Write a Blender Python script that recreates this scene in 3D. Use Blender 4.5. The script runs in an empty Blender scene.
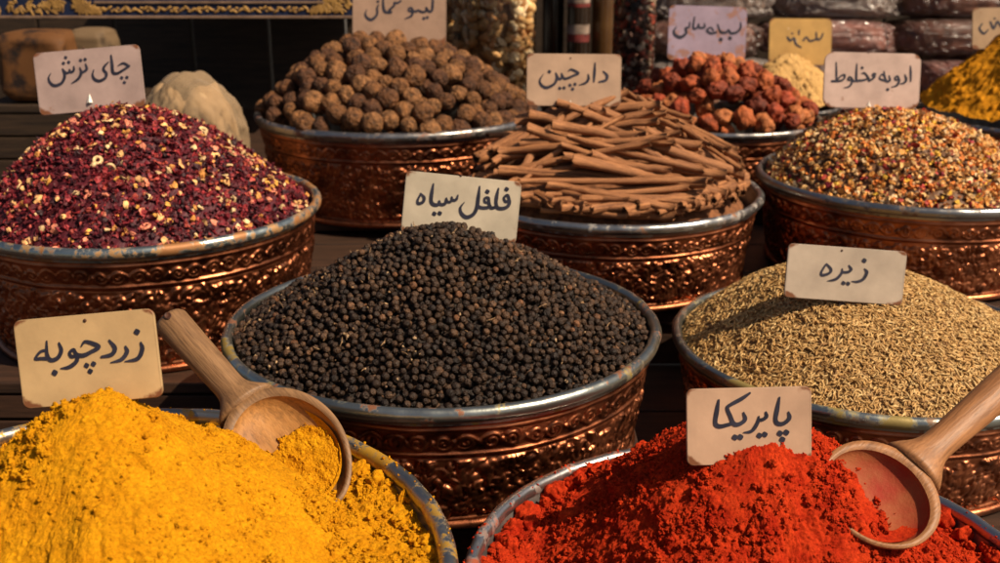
import bpy, bmesh, math, random
import numpy as np
from mathutils import Vector, Matrix

rng = np.random.default_rng(7)
random.seed(7)
S = bpy.context.scene
COL = S.collection
Z0 = 1.2                      # camera height above the street
PITCH = math.radians(18.453)
FPX = 1073.2                  # focal length in photo pixels (1000 px wide)

# ------------------------------------------------------------------ camera, sky, sun, exposure
cam_d = bpy.data.cameras.new('camera')
cam = bpy.data.objects.new('camera', cam_d)
COL.objects.link(cam)
cam.location = (0, 0, Z0)
cam.rotation_euler = (math.pi / 2 - PITCH, 0, 0)
cam_d.sensor_width = 36
cam_d.lens = FPX / 1000 * 36
cam_d.clip_start = 0.02
cam_d.clip_end = 500
cam_d.dof.use_dof = True
cam_d.dof.focus_distance = 0.76
cam_d.dof.aperture_fstop = 11.0
S.camera = cam

SUN_AZ = math.radians(117)    # clockwise from straight ahead (+Y)
SUN_EL = math.radians(47)
w = bpy.data.worlds.new('World')
S.world = w
w.use_nodes = True
wn = w.node_tree
sky = wn.nodes.new('ShaderNodeTexSky')
sky.sky_type = 'NISHITA'
sky.sun_disc = False
sky.sun_elevation = SUN_EL
sky.sun_rotation = SUN_AZ
sky.air_density = 0.8
sky.dust_density = 4.0
bg = wn.nodes['Background']
wn.links.new(sky.outputs[0], bg.inputs[0])
bg.inputs[1].default_value = 0.05
sun_d = bpy.data.lights.new('sun', 'SUN')
sun = bpy.data.objects.new('sun', sun_d)
COL.objects.link(sun)
sun_d.energy = 4.9
sun_d.angle = math.radians(0.5)
sun_d.color = (1.0, 0.83, 0.61)
sdir = Vector((math.sin(SUN_AZ) * math.cos(SUN_EL), math.cos(SUN_AZ) * math.cos(SUN_EL), math.sin(SUN_EL)))
sun.rotation_euler = (-sdir).to_track_quat('-Z', 'Y').to_euler()
sun.location = (2, -2, 4)
S.view_settings.view_transform = 'Standard'
S.view_settings.look = 'None'
S.view_settings.exposure = 0.52
S.view_settings.gamma = 1.0

# ------------------------------------------------------------------ helpers
def ray(px, py):
    dx = (px - 500) / FPX
    dy = (281.5 - py) / FPX
    c, s = math.cos(PITCH), math.sin(PITCH)
    return np.array([dx, c + dy * s, -s + dy * c])

def at(px, py, y):
    r = ray(px, py)
    p = r * (y / r[1])
    return Vector((p[0], p[1], p[2] + Z0))

def tag(o, label=None, cat=None, group=None, kind=None):
    if label: o['label'] = label
    if cat: o['category'] = cat
    if group: o['group'] = group
    if kind: o['kind'] = kind
    return o

def empty(name, loc, label, cat, group=None):
    o = bpy.data.objects.new(name, None)
    COL.objects.link(o)
    o.empty_display_size = 0.02
    o.location = loc
    return tag(o, label, cat, group)

def mesh_data(name, V, faces, mat, smooth=True, col=None):
    """faces: list of (n,k) int arrays"""
    V = np.asarray(V, dtype=np.float32)
    me = bpy.data.meshes.new(name)
    me.vertices.add(len(V))
    me.vertices.foreach_set('co', V.ravel())
    faces = [np.asarray(f, dtype=np.int32) for f in faces if len(f)]
    loops = np.concatenate([f.ravel() for f in faces])
    sizes = np.concatenate([np.full(len(f), f.shape[1], dtype=np.int32) for f in faces])
    starts = np.concatenate([[0], np.cumsum(sizes)[:-1]]).astype(np.int32)
    me.loops.add(len(loops))
    me.loops.foreach_set('vertex_index', loops)
    me.polygons.add(len(sizes))
    me.polygons.foreach_set('loop_start', starts)
    me.polygons.foreach_set('loop_total', sizes)
    me.polygons.foreach_set('use_smooth', np.full(len(sizes), smooth, dtype=bool))
    if col is not None:
        a = me.attributes.new('tint', 'FLOAT_COLOR', 'POINT')
        c = np.ones((len(V), 4), dtype=np.float32)
        c[:, :3] = col
        a.data.foreach_set('color', c.ravel())
    me.update(calc_edges=True)
    me.validate()
    if mat: me.materials.append(mat)
    return me

def link(name, me, parent=None, loc=None):
    o = bpy.data.objects.new(name, me)
    COL.objects.link(o)
    if parent is not None: o.parent = parent
    if loc is not None: o.location = loc
    return o

def mk(name, V, faces, mat, parent=None, smooth=True, col=None, loc=None):
    return link(name, mesh_data(name, V, faces, mat, smooth, col), parent, loc)

def grid_faces(nu, nv, wrap_u=False):
    """vertex index = j*nu + i ; i along u"""
    i = np.arange(nu if wrap_u else nu - 1)
    j = np.arange(nv - 1)
    I, J = np.meshgrid(i, j)
    I2 = (I + 1) % nu
    return np.stack([J * nu + I, J * nu + I2, (J + 1) * nu + I2, (J + 1) * nu + I], -1).reshape(-1, 4)

# gradient noise in numpy
_perm = rng.permutation(512)
_perm = np.concatenate([_perm, _perm])
_g = rng.normal(size=(512, 3)); _g /= np.linalg.norm(_g, axis=1)[:, None]

def noise3(x, y, z):
    x, y, z = np.broadcast_arrays(np.asarray(x, float), np.asarray(y, float), np.asarray(z, float))
    xi, yi, zi = np.floor(x).astype(int), np.floor(y).astype(int), np.floor(z).astype(int)
    xf, yf, zf = x - xi, y - yi, z - zi
    u, v, ww = [t * t * t * (t * (t * 6 - 15) + 10) for t in (xf, yf, zf)]
    def gr(a, b, c):
        h = _perm[(_perm[(_perm[(xi + a) & 511] + yi + b) & 511] + zi + c) & 511]
        g = _g[h & 511]
        return g[..., 0] * (xf - a) + g[..., 1] * (yf - b) + g[..., 2] * (zf - c)
    x00 = gr(0, 0, 0) * (1 - u) + gr(1, 0, 0) * u
    x10 = gr(0, 1, 0) * (1 - u) + gr(1, 1, 0) * u
    x01 = gr(0, 0, 1) * (1 - u) + gr(1, 0, 1) * u
    x11 = gr(0, 1, 1) * (1 - u) + gr(1, 1, 1) * u
    a = x00 * (1 - v) + x10 * v
    b = x01 * (1 - v) + x11 * v
    return (a * (1 - ww) + b * ww) * 1.6

def fbm(x, y, z, oct=4, gain=0.5):
    t = 0; a = 1
    for k in range(oct):
        t = t + a * noise3(x * 2 ** k + 17.3 * k, y * 2 ** k - 9.1 * k, z * 2 ** k + 5.7 * k)
        a *= gain
    return t

def ico(sub):
    bm = bmesh.new()
    bmesh.ops.create_icosphere(bm, subdivisions=sub, radius=1)
    V = np.array([v.co[:] for v in bm.verts])
    F = np.array([[v.index for v in f.verts] for f in bm.faces])
    bm.free()
    return V, F

ICO1, ICO2, ICO3, ICO4, ICO6 = ico(1), ico(2), ico(3), ico(4), ico(6)

def rand_rot(n):
    q = rng.normal(size=(n, 4)); q /= np.linalg.norm(q, axis=1)[:, None]
    a, b, c, d = q.T
    return np.stack([
        np.stack([1 - 2 * (c * c + d * d), 2 * (b * c - a * d), 2 * (b * d + a * c)], -1),
        np.stack([2 * (b * c + a * d), 1 - 2 * (b * b + d * d), 2 * (c * d - a * b)], -1),
        np.stack([2 * (b * d - a * c), 2 * (c * d + a * b), 1 - 2 * (b * b + c * c)], -1)], 1)

def frame_from(n, ang):
    """rotation whose z is n (N,3), turned by ang about it"""
    n = n / np.linalg.norm(n, axis=1)[:, None]
    h = np.tile(np.array([1.0, 0.13, 0.07]), (len(n), 1))
    t = h - (h * n).sum(1)[:, None] * n
    t /= np.linalg.norm(t, axis=1)[:, None]
    b = np.cross(n, t)
    c, s = np.cos(ang)[:, None], np.sin(ang)[:, None]
    x = t * c + b * s
    y = np.cross(n, x)
    return np.stack([x, y, n], 2)

class Pile:
    """collects copies of small shapes into one mesh"""
    def __init__(s): s.V = []; s.F = {}; s.C = []; s.n = 0
    def add(s, V, F, M, T, C):
        n = len(T); k = len(V)
        W = np.einsum('nij,vj->nvi', M, V) + T[:, None, :]
        s.V.append(W.reshape(-1, 3))
        f = (F[None] + (np.arange(n) * k)[:, None, None] + s.n).reshape(-1, F.shape[1])
        s.F.setdefault(F.shape[1], []).append(f)
        s.C.append(np.repeat(C, k, axis=0))
        s.n += n * k
    def build(s, name, mat, smooth=True, loc=None, parent=None):
        return mk(name, np.concatenate(s.V), [np.concatenate(f) for f in s.F.values()], mat, parent, smooth, np.concatenate(s.C), loc)

def poisson(R, dmin, tries=30000, mask=None):
    cell = dmin / math.sqrt(2)
    G = {}
    pts = []
    P = rng.uniform(-R, R, size=(tries, 2))
    P = P[(P ** 2).sum(1) < R * R]
    for x, y in P:
        if mask is not None and not mask(x, y): continue
        i, j = int(math.floor(x / cell)), int(math.floor(y / cell))
        ok = True
        for a in range(i - 2, i + 3):
            for b in range(j - 2, j + 3):
                q = G.get((a, b))
                if q is not None and (q[0] - x) ** 2 + (q[1] - y) ** 2 < dmin * dmin:
                    ok = False; break
            if not ok: break
        if ok:
            G[(i, j)] = (x, y); pts.append((x, y))
    return np.array(pts)

# ------------------------------------------------------------------ materials
def new_mat(name):
    m = bpy.data.materials.new(name)
    m.use_nodes = True
    nt = m.node_tree
    b = nt.nodes['Principled BSDF']
    return m, nt, b

def N(nt, t, **kw):
    n = nt.nodes.new(t)
    for k, v in kw.items(): setattr(n, k, v)
    return n

def noise_node(nt, scale, detail=5, rough=0.55, coord='Object', stretch=None, dist=0.0):
    tc = N(nt, 'ShaderNodeTexCoord')
    out = tc.outputs[coord]
    if stretch:
        mp = N(nt, 'ShaderNodeMapping'); mp.inputs['Scale'].default_value = stretch
        nt.links.new(out, mp.inputs[0]); out = mp.outputs[0]
    n = N(nt, 'ShaderNodeTexNoise', noise_dimensions='4D')
    oi = N(nt, 'ShaderNodeObjectInfo')
    mu = N(nt, 'ShaderNodeMath', operation='MULTIPLY'); mu.inputs[1].default_value = 37.0
    nt.links.new(oi.outputs['Random'], mu.inputs[0]); nt.links.new(mu.outputs[0], n.inputs['W'])
    n.inputs['Scale'].default_value = scale
    n.inputs['Detail'].default_value = detail
    n.inputs['Roughness'].default_value = rough
    n.inputs['Distortion'].default_value = dist
    nt.links.new(out, n.inputs['Vector'])
    return n

def ramp(nt, src, stops):
    r = N(nt, 'ShaderNodeValToRGB')
    e = r.color_ramp.elements
    while len(e) < len(stops): e.new(0.5)
    for k, (p, c) in enumerate(stops):
        e[k].position = p
        e[k].color = (*c, 1) if len(c) == 3 else c
    nt.links.new(src, r.inputs[0])
    return r

def mix(nt, fac, a, b, mode='MIX'):
    m = N(nt, 'ShaderNodeMix', data_type='RGBA', blend_type=mode)
    def put(sock, v):
        if isinstance(v, (tuple, list)): sock.default_value = (*v, 1) if len(v) == 3 else v
        elif isinstance(v, (int, float)): sock.default_value = v
        else: nt.links.new(v, sock)
    put(m.inputs[0], fac); put(m.inputs[6], a); put(m.inputs[7], b)
    return m.outputs[2]

def bump(nt, b, h, strength, dist):
    bn = N(nt, 'ShaderNodeBump')
    bn.inputs['Strength'].default_value = strength
    bn.inputs['Distance'].default_value = dist
    nt.links.new(h, bn.inputs['Height'])
    nt.links.new(bn.outputs[0], b.inputs['Normal'])
    return bn

def mat_noise(name, c1, c2, scale, rough=0.8, stretch=None, bump_s=0.3, bump_d=0.001, bscale=None, metal=0.0, lo=0.35, hi=0.65, detail=6, spec=0.3):
    m, nt, b = new_mat(name)
    n = noise_node(nt, scale, detail, stretch=stretch)
    r = ramp(nt, n.outputs[0], [(lo, c1), (hi, c2)])
    nt.links.new(r.outputs[0], b.inputs['Base Color'])
    b.inputs['Roughness'].default_value = rough
    b.inputs['Metallic'].default_value = metal
    b.inputs['Specular IOR Level'].default_value = spec
    if bump_s:
        n2 = noise_node(nt, bscale or scale * 3, 6, stretch=stretch)
        bump(nt, b, n2.outputs[0], bump_s, bump_d)
    return m

def mat_tint(name, rough=0.6, nscale=300, var=0.35, bump_s=0.5, bump_d=0.0006, bscale=900, spec=0.3):
    m, nt, b = new_mat(name)
    a = N(nt, 'ShaderNodeAttribute'); a.attribute_name = 'tint'
    n = noise_node(nt, nscale, 4)
    r = ramp(nt, n.outputs[0], [(0.3, (1 - var,) * 3), (0.7, (1 + var,) * 3)])
    nt.links.new(mix(nt, 1.0, a.outputs[0], r.outputs[0], 'MULTIPLY'), b.inputs['Base Color'])
    b.inputs['Roughness'].default_value = rough
    b.inputs['Specular IOR Level'].default_value = spec
    if bump_s:
        n2 = noise_node(nt, bscale, 4)
        bump(nt, b, n2.outputs[0], bump_s, bump_d)
    return m

def mat_copper(name, seed):
    m, nt, b = new_mat(name)
    n = noise_node(nt, 28, 6, 0.6, stretch=(1, 1, 1.6))
    r = ramp(nt, n.outputs[0], [(0.32, (0.09, 0.032, 0.017)), (0.5, (0.32, 0.105, 0.046)), (0.72, (0.55, 0.205, 0.095))])
    nt.links.new(r.outputs[0], b.inputs['Base Color'])
    b.inputs['Metallic'].default_value = 1.0
    n2 = noise_node(nt, 90, 5)
    rr = ramp(nt, n2.outputs[0], [(0.3, (0.24,) * 3), (0.75, (0.52,) * 3)])
    nt.links.new(rr.outputs[0], b.inputs['Roughness'])
    n3 = noise_node(nt, 420, 4)
    bump(nt, b, n3.outputs[0], 0.25, 0.0008)
    return m

def mat_rim(name, base, patch, patch2, amt):
    m, nt, b = new_mat(name)
    n = noise_node(nt, 24, 7, 0.62, dist=0.4)
    n2 = noise_node(nt, 60, 6, 0.7)
    n3 = noise_node(nt, 11, 4, 0.5)
    tone = ramp(nt, n3.outputs[0], [(0.3, tuple(v * 0.6 for v in base)), (0.7, tuple(v * 1.15 for v in base))])
    f1 = ramp(nt, n.outputs[0], [(0.575 - amt * 0.17, (0, 0, 0)), (0.625 - amt * 0.17, (1, 1, 1))])
    f2 = ramp(nt, n2.outputs[0], [(0.575 - amt * 0.12, (0, 0, 0)), (0.62 - amt * 0.12, (1, 1, 1))])
    c = mix(nt, f1.outputs[0], tone.outputs[0], patch)
    c = mix(nt, f2.outputs[0], c, patch2)
    nt.links.new(c, b.inputs['Base Color'])
    mt = N(nt, 'ShaderNodeMath', operation='MAXIMUM')
    nt.links.new(f1.outputs[0], mt.inputs[0]); nt.links.new(f2.outputs[0], mt.inputs[1])
    md = ramp(nt, mt.outputs[0], [(0, (0.95,) * 3), (1, (0.35,) * 3)])
    nt.links.new(md.outputs[0], b.inputs['Metallic'])
    ro = ramp(nt, mt.outputs[0], [(0, (0.28,) * 3), (1, (0.55,) * 3)])
    nt.links.new(ro.outputs[0], b.inputs['Roughness'])
    bump(nt, b, n2.outputs[0], 0.35, 0.0012)
    return m

def mat_card(name, col, rust=(0.16, 0.06, 0.025), blot=0.0, blotcol=(0.22, 0.10, 0.05)):
    m, nt, b = new_mat(name)
    tc = N(nt, 'ShaderNodeTexCoord')
    n = noise_node(nt, 28, 6, 0.6)
    base = ramp(nt, n.outputs[0], [(0.3, tuple(v * 0.76 for v in col)), (0.7, tuple(min(1, v * 1.12) for v in col))])
    sep = N(nt, 'ShaderNodeSeparateXYZ'); nt.links.new(tc.outputs['Generated'], sep.inputs[0])
    def math_(op, a, bb):
        q = N(nt, 'ShaderNodeMath', operation=op)
        for s_, v in zip(q.inputs, (a, bb)):
            if isinstance(v, (int, float)): s_.default_value = v
            elif v is not None: nt.links.new(v, s_)
        return q.outputs[0]
    ax = math_('ABSOLUTE', math_('SUBTRACT', sep.outputs[0], 0.5), None)
    az = math_('ABSOLUTE', math_('SUBTRACT', sep.outputs[2], 0.5), None)
    corner = math_('ADD', ax, az)                      # 1 at the corners
    n2 = noise_node(nt, 90, 5, 0.65)
    cw = math_('ADD', math_('SUBTRACT', corner, math_('MULTIPLY', sep.outputs[2], 0.05)), math_('MULTIPLY', n2.outputs[0], 0.24))
    f = ramp(nt, cw, [(0.96, (0, 0, 0)), (1.03, (1, 1, 1))])
    c = mix(nt, f.outputs[0], base.outputs[0], rust)
    edge = math_('MAXIMUM', ax, az)
    e2 = math_('ADD', edge, math_('MULTIPLY', n2.outputs[0], 0.02))
    f2 = ramp(nt, e2, [(0.492, (0, 0, 0)), (0.51, (0.75, 0.75, 0.75))])
    c = mix(nt, f2.outputs[0], c, tuple(v * 0.55 for v in col))
    n3 = noise_node(nt, 55, 3, 0.5)
    f3 = ramp(nt, n3.outputs[0], [(0.70 - 0.14 * blot, (0, 0, 0)), (0.76 - 0.12 * blot, (0.85, 0.85, 0.85))])
    c = mix(nt, f3.outputs[0], c, blotcol)
    nt.links.new(c, b.inputs['Base Color'])
    b.inputs['Roughness'].default_value = 0.55
    b.inputs['Specular IOR Level'].default_value = 0.25
    n4 = noise_node(nt, 220, 4)
    bump(nt, b, n4.outputs[0], 0.12, 0.0008)
    return m

def mat_clear(name, tint=(0.9, 0.9, 0.9), rough=0.08, gloss=0.18, bump_s=0.0, bscale=40, haze=0.0, hazecol=(0.7, 0.65, 0.6)):
    """thin clear glass or plastic film: transparent with a glossy coat"""
    m = bpy.data.materials.new(name); m.use_nodes = True
    nt = m.node_tree
    nt.nodes.remove(nt.nodes['Principled BSDF'])
    out = nt.nodes['Material Output']
    tr = N(nt, 'ShaderNodeBsdfTransparent'); tr.inputs[0].default_value = (*tint, 1)
    gl = N(nt, 'ShaderNodeBsdfGlossy'); gl.inputs['Roughness'].default_value = rough
    lw = N(nt, 'ShaderNodeLayerWeight'); lw.inputs[0].default_value = 0.25
    ad = N(nt, 'ShaderNodeMath', operation='ADD'); ad.inputs[1].default_value = gloss; ad.use_clamp = True
    nt.links.new(lw.outputs['Fresnel'], ad.inputs[0])
    mx = N(nt, 'ShaderNodeMixShader')
    nt.links.new(ad.outputs[0], mx.inputs[0]); nt.links.new(tr.outputs[0], mx.inputs[1]); nt.links.new(gl.outputs[0], mx.inputs[2])
    last = mx
    if haze:
        df = N(nt, 'ShaderNodeBsdfDiffuse'); df.inputs[0].default_value = (*hazecol, 1)
        m2 = N(nt, 'ShaderNodeMixShader'); m2.inputs[0].default_value = haze
        nt.links.new(mx.outputs[0], m2.inputs[1]); nt.links.new(df.outputs[0], m2.inputs[2]); last = m2
    nt.links.new(last.outputs[0], out.inputs[0])
    if bump_s:
        n = noise_node(nt, bscale, 5, 0.6, dist=0.6)
        bn = N(nt, 'ShaderNodeBump'); bn.inputs['Strength'].default_value = bump_s; bn.inputs['Distance'].default_value = 0.01
        nt.links.new(n.outputs[0], bn.inputs['Height'])
        nt.links.new(bn.outputs[0], gl.inputs['Normal']); nt.links.new(bn.outputs[0], lw.inputs['Normal'])
    return m

def mat_wood(name, c1, c2, stretch=(3, 40, 40), scale=3.0, rough=0.6, bs=0.35):
    m, nt, b = new_mat(name)
    n = noise_node(nt, scale, 7, 0.62, stretch=stretch, dist=0.5)
    n2 = noise_node(nt, scale * 4, 5, 0.6, stretch=stretch)
    r = ramp(nt, n.outputs[0], [(0.3, c1), (0.68, c2)])
    dk = ramp(nt, n2.outputs[0], [(0.33, (0.62,) * 3), (0.55, (1,) * 3)])
    nt.links.new(mix(nt, 1.0, r.outputs[0], dk.outputs[0], 'MULTIPLY'), b.inputs['Base Color'])
    b.inputs['Roughness'].default_value = rough
    b.inputs['Specular IOR Level'].default_value = 0.35
    bump(nt, b, n2.outputs[0], bs, 0.0012)
    return m

M = {}
M['deck'] = mat_wood('deck_wood', (0.014, 0.007, 0.004), (0.055, 0.025, 0.013))
M['crate'] = mat_wood('crate_wood', (0.013, 0.006, 0.003), (0.055, 0.024, 0.012))
M['backwood'] = mat_wood('back_wood', (0.012, 0.007, 0.004), (0.050, 0.028, 0.014))  # dark base colour stands in for the shade at the back
M['scoop_pale'] = mat_wood('scoop_wood_grey', (0.12, 0.060, 0.026), (0.26, 0.140, 0.062), stretch=(6, 70, 70), scale=2.5, rough=0.55)
M['scoop_warm'] = mat_wood('scoop_wood_warm', (0.18, 0.072, 0.025), (0.34, 0.150, 0.056), stretch=(6, 70, 70), scale=2.5, rough=0.5)
M['scoop_in'] = mat_wood('scoop_wood_inside', (0.26, 0.11, 0.026), (0.40, 0.19, 0.055), stretch=(8, 40, 40), scale=2.5, rough=0.6)
M['scoop_in_red'] = mat_noise('scoop_inside_red_dust', (0.25, 0.016, 0.005), (0.25, 0.072, 0.021), 30, 0.75, lo=0.42, hi=0.62, bump_s=0.4, bscale=500)
M['ink'] = mat_noise('ink', (0.012, 0.012, 0.022), (0.03, 0.028, 0.045), 60, 0.5, bump_s=0)
M['pin'] = mat_noise('rusty_pin', (0.03, 0.012, 0.008), (0.08, 0.03, 0.015), 400, 0.6, bump_s=0)
M['clip'] = mat_noise('white_plastic', (0.66, 0.60, 0.50), (0.78, 0.73, 0.64), 120, 0.35, bump_s=0)
M['lining'] = mat_noise('tin_lining', (0.16, 0.15, 0.14), (0.36, 0.34, 0.32), 30, 0.4, metal=0.8)
M['copper'] = mat_copper('hammered_copper', 1)

def mat_powder(name, c1, c2, bsc=1200, bs=0.9, speck=None):
    m, nt, b = new_mat(name)
    n = noise_node(nt, 60, 8, 0.7)
    r = ramp(nt, n.outputs[0], [(0.32, c1), (0.68, c2)])
    c = r.outputs[0]
    if speck:
        n3 = noise_node(nt, 650, 2, 0.5)
        f = ramp(nt, n3.outputs[0], [(0.66, (0, 0, 0)), (0.72, (1, 1, 1))])
        c = mix(nt, f.outputs[0], c, speck)
    nt.links.new(c, b.inputs['Base Color'])
    b.inputs['Roughness'].default_value = 0.95
    b.inputs['Specular IOR Level'].default_value = 0.08
    n2 = noise_node(nt, bsc, 6, 0.7)
    n5 = noise_node(nt, 480, 5, 0.75)
    gr = ramp(nt, n5.outputs[0], [(0.36, (0.72,) * 3), (0.62, (1.14,) * 3)])
    nt.links.new(mix(nt, 1.0, c, gr.outputs[0], 'MULTIPLY'), b.inputs['Base Color'])
    bump(nt, b, n2.outputs[0], bs, 0.002)
    return m

M['turmeric'] = mat_powder('turmeric_powder', (0.54, 0.205, 0.003), (0.69, 0.312, 0.006), speck=(0.34, 0.115, 0.003))
M['paprika'] = mat_powder('paprika_powder', (0.33, 0.012, 0.003), (0.56, 0.048, 0.009), speck=(0.21, 0.008, 0.002))
M['yellow'] = mat_powder('mustard_powder', (0.52, 0.195, 0.008), (0.66, 0.28, 0.014))
M['beige'] = mat_powder('beige_powder', (0.50, 0.29, 0.10), (0.62, 0.38, 0.15))
M['pepper'] = mat_tint('peppercorn', rough=0.50, nscale=320, var=0.6, bump_s=1.0, bump_d=0.0026, bscale=460, spec=0.28)
M['cumin'] = mat_tint('cumin_seed', rough=0.6, nscale=500, var=0.25, bump_s=0.5, bscale=900)
M['tea'] = mat_tint('petal_flakes', rough=0.6, nscale=260, var=0.45, bump_s=0.5, bscale=500)
M['spice'] = mat_tint('spice_chips', rough=0.6, nscale=260, var=0.35, bump_s=0.5, bscale=500)
M['lime'] = mat_tint('dried_lime_skin', rough=0.65, nscale=130, var=0.75, bump_s=1.0, bump_d=0.010, bscale=190)
M['fruit'] = mat_tint('dried_fruit_skin', rough=0.68, nscale=90, var=0.6, bump_s=0.9, bump_d=0.005, bscale=140, spec=0.22)
M['cinnamon'] = mat_wood('cinnamon_bark', (0.13, 0.043, 0.015), (0.44, 0.185, 0.068), stretch=(3, 70, 70), scale=5, rough=0.7, bs=0.9)
M['underpepper'] = mat_noise('pepper_dust', (0.012, 0.008, 0.006), (0.03, 0.02, 0.014), 80, 0.9)
M['undertea'] = mat_noise('tea_dust', (0.035, 0.004, 0.008), (0.10, 0.012, 0.02), 80, 0.9)
M['undercumin'] = mat_noise('cumin_dust', (0.14, 0.075, 0.022), (0.24, 0.14, 0.045), 120, 0.9)
M['underspice'] = mat_noise('spice_dust', (0.12, 0.05, 0.02), (0.25, 0.12, 0.05), 120, 0.9)
M['undercinn'] = mat_noise('bark_crumbs', (0.07, 0.026, 0.010), (0.22, 0.085, 0.032), 120, 0.9)

# ------------------------------------------------------------------ simple solids
def box_vf(x0, x1, y0, y1, z0, z1, bev=0.0):
    bm = bmesh.new()
    bmesh.ops.create_cube(bm, size=1)
    for v in bm.verts:
        v.co = Vector(((x0 + x1) / 2 + v.co.x * (x1 - x0), (y0 + y1) / 2 + v.co.y * (y1 - y0), (z0 + z1) / 2 + v.co.z * (z1 - z0)))
    if bev:
        bmesh.ops.bevel(bm, geom=bm.edges[:], offset=bev, segments=2, profile=0.6, affect='EDGES')
    return bm

def bm_obj(name, bm, mat, parent=None, smooth=False, loc=None):
    me = bpy.data.meshes.new(name)
    bm.normal_update()
    bm.to_mesh(me); bm.free()
    if smooth: me.polygons.foreach_set('use_smooth', [True] * len(me.polygons))
    me.materials.append(mat)
    return link(name, me, parent, loc)

def box(name, x0, x1, y0, y1, z0, z1, mat, parent=None, bev=0.002, sub=None):
    """a board with its own origin at its centre"""
    cx, cy, cz = (x0 + x1) / 2, (y0 + y1) / 2, (z0 + z1) / 2
    bm = box_vf(x0 - cx, x1 - cx, y0 - cy, y1 - cy, z0 - cz, z1 - cz, bev)
    o = bm_obj(name, bm, mat, parent)
    p = Vector((cx, cy, cz))
    o.location = p - parent.location if parent is not None else p
    return o

# ------------------------------------------------------------------ the setting: street, stall table, back wall
g = mk('ground', [(-200, -200, 0), (200, -200, 0), (200, 200, 0), (-200, 200, 0)], [np.array([[0, 1, 2, 3]])],
       mat_noise('street_paving', (0.09, 0.08, 0.07), (0.16, 0.145, 0.13), 6, 0.9))
tag(g, kind='structure')

DECK = Z0 - 0.5245
BACK = Z0 - 0.445
t = empty('stall_table', (0.15, 1.4, 0), 'dark wooden stall table with a raised back step carrying the copper bowls', 'table')
for k in range(7):
    box('table_board', -1.3, 1.6, 0.30 + k * 0.135, 0.432 + k * 0.135, DECK - 0.03, DECK, M['deck'], t, 0.003)
for k in range(11):
    box('step_board', -1.3, 1.9, 1.238 + k * 0.135, 1.370 + k * 0.135, BACK - 0.025, BACK, M['deck'], t, 0.003)
box('riser', -1.3, 1.9, 1.245, 1.265, DECK, BACK - 0.026, M['deck'], t, 0.002)
for x in (-1.2, 1.45):
    for y in (0.36, 2.6):
        box('leg', x - 0.04, x + 0.04, y - 0.04, y + 0.04, 0, DECK - 0.031 if y < 1 else BACK - 0.026, M['deck'], t, 0.004)

wl = empty('plank_wall', (0, 2.86, 0), 'wooden plank wall behind the stall, coloured dark for shade', 'wall')
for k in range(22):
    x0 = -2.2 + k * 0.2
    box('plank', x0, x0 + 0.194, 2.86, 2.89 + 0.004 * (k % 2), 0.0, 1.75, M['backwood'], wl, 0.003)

# shelf with painted board hanging at the upper left
def gold_relief():
    pass
# ------------------------------------------------------------------ copper bowls
def stamp_bumps(W, H, res, n, lmin, lmax, aspect, hmin, hmax, wrap=True):
    """raster W x H metres of overlapping long bumps (raised leaves)"""
    nx, ny = int(W / res), int(H / res)
    D = np.zeros((ny, nx))
    for _ in range(n):
        cx, cy = rng.uniform(0, W), rng.uniform(0.06 * H, 0.94 * H)
        a = rng.uniform(lmin, lmax); b = a * rng.uniform(*aspect)
        th = rng.choice([0.7, -0.7, 0.2, 1.4, -1.2]) + rng.normal() * 0.3
        r = int(a / res) + 2
        ix, iy = int(cx / res), int(cy / res)
        ys = np.arange(max(0, iy - r), min(ny, iy + r))
        xs = np.arange(ix - r, ix + r)
        X, Y = np.meshgrid(xs * res - cx, ys * res - cy)
        u = (X * math.cos(th) + Y * math.sin(th)) / a
        v = (-X * math.sin(th) + Y * math.cos(th)) / b + 0.5 * u * u
        q = 1 - u * u - v * v
        h = rng.uniform(hmin, hmax) * np.sqrt(np.clip(q, 0, 1))
        ii = xs % nx
        D[np.ix_(ys, ii)] = np.maximum(D[np.ix_(ys, ii)], h)
    return D

def scroll_tile(res, W, H, flip):
    nx, ny = int(W / res), int(H / res)
    X, Y = np.meshgrid((np.arange(nx) + 0.5) * res, (np.arange(ny) + 0.5) * res)
    D = np.zeros((ny, nx))
    t = np.linspace(0, 1, 60)
    curves = []
    # two facing spirals on a waving stem, a round boss between them
    for cx, sgn in ((0.27 * W, 1), (0.73 * W, -1)):
        ang = t * 2.0 * math.pi * 1.45
        rr = 0.40 * H * (1 - 0.78 * t)
        curves.append((cx + sgn * rr * np.cos(ang + 0.6), 0.5 * H + (1 if flip else -1) * rr * np.sin(ang + 0.6), 0.0011))
    sx = np.linspace(0, W, 40)
    curves.append((sx, 0.5 * H + 0.36 * H * np.sin(sx / W * 2 * math.pi + (0 if flip else math.pi)), 0.0009))
    for cx, cy, sg in curves:
        for a, b in zip(cx, cy):
            for off in (-W, 0, W):
                d2 = (X - a - off) ** 2 + (Y - b) ** 2
                D = np.maximum(D, 0.0021 * np.exp(-d2 / (2 * sg * sg)))
    for bx in (0.5, 0.02):
        d2 = (X - bx * W) ** 2 + (Y - 0.5 * H) ** 2
        D = np.maximum(D, 0.0024 * np.sqrt(np.clip(1 - d2 / (0.17 * H) ** 2, 0, 1)))
    return D

_TILE = np.concatenate([scroll_tile(0.0004, 0.04, 0.018, f) for f in (False, True)], axis=1)

def sample(D, u, v, wrap=True):
    """bilinear read; u,v in pixels"""
    ny, nx = D.shape
    iu = np.floor(u).astype(int); iv = np.clip(np.floor(v).astype(int), 0, ny - 2)
    fu = u - iu; fv = np.clip(v - iv, 0, 1)
    a = D[iv, iu % nx] * (1 - fu) + D[iv, (iu + 1) % nx] * fu
    b = D[iv + 1, iu % nx] * (1 - fu) + D[iv + 1, (iu + 1) % nx] * fu
    return a * (1 - fv) + b * fv

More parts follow.
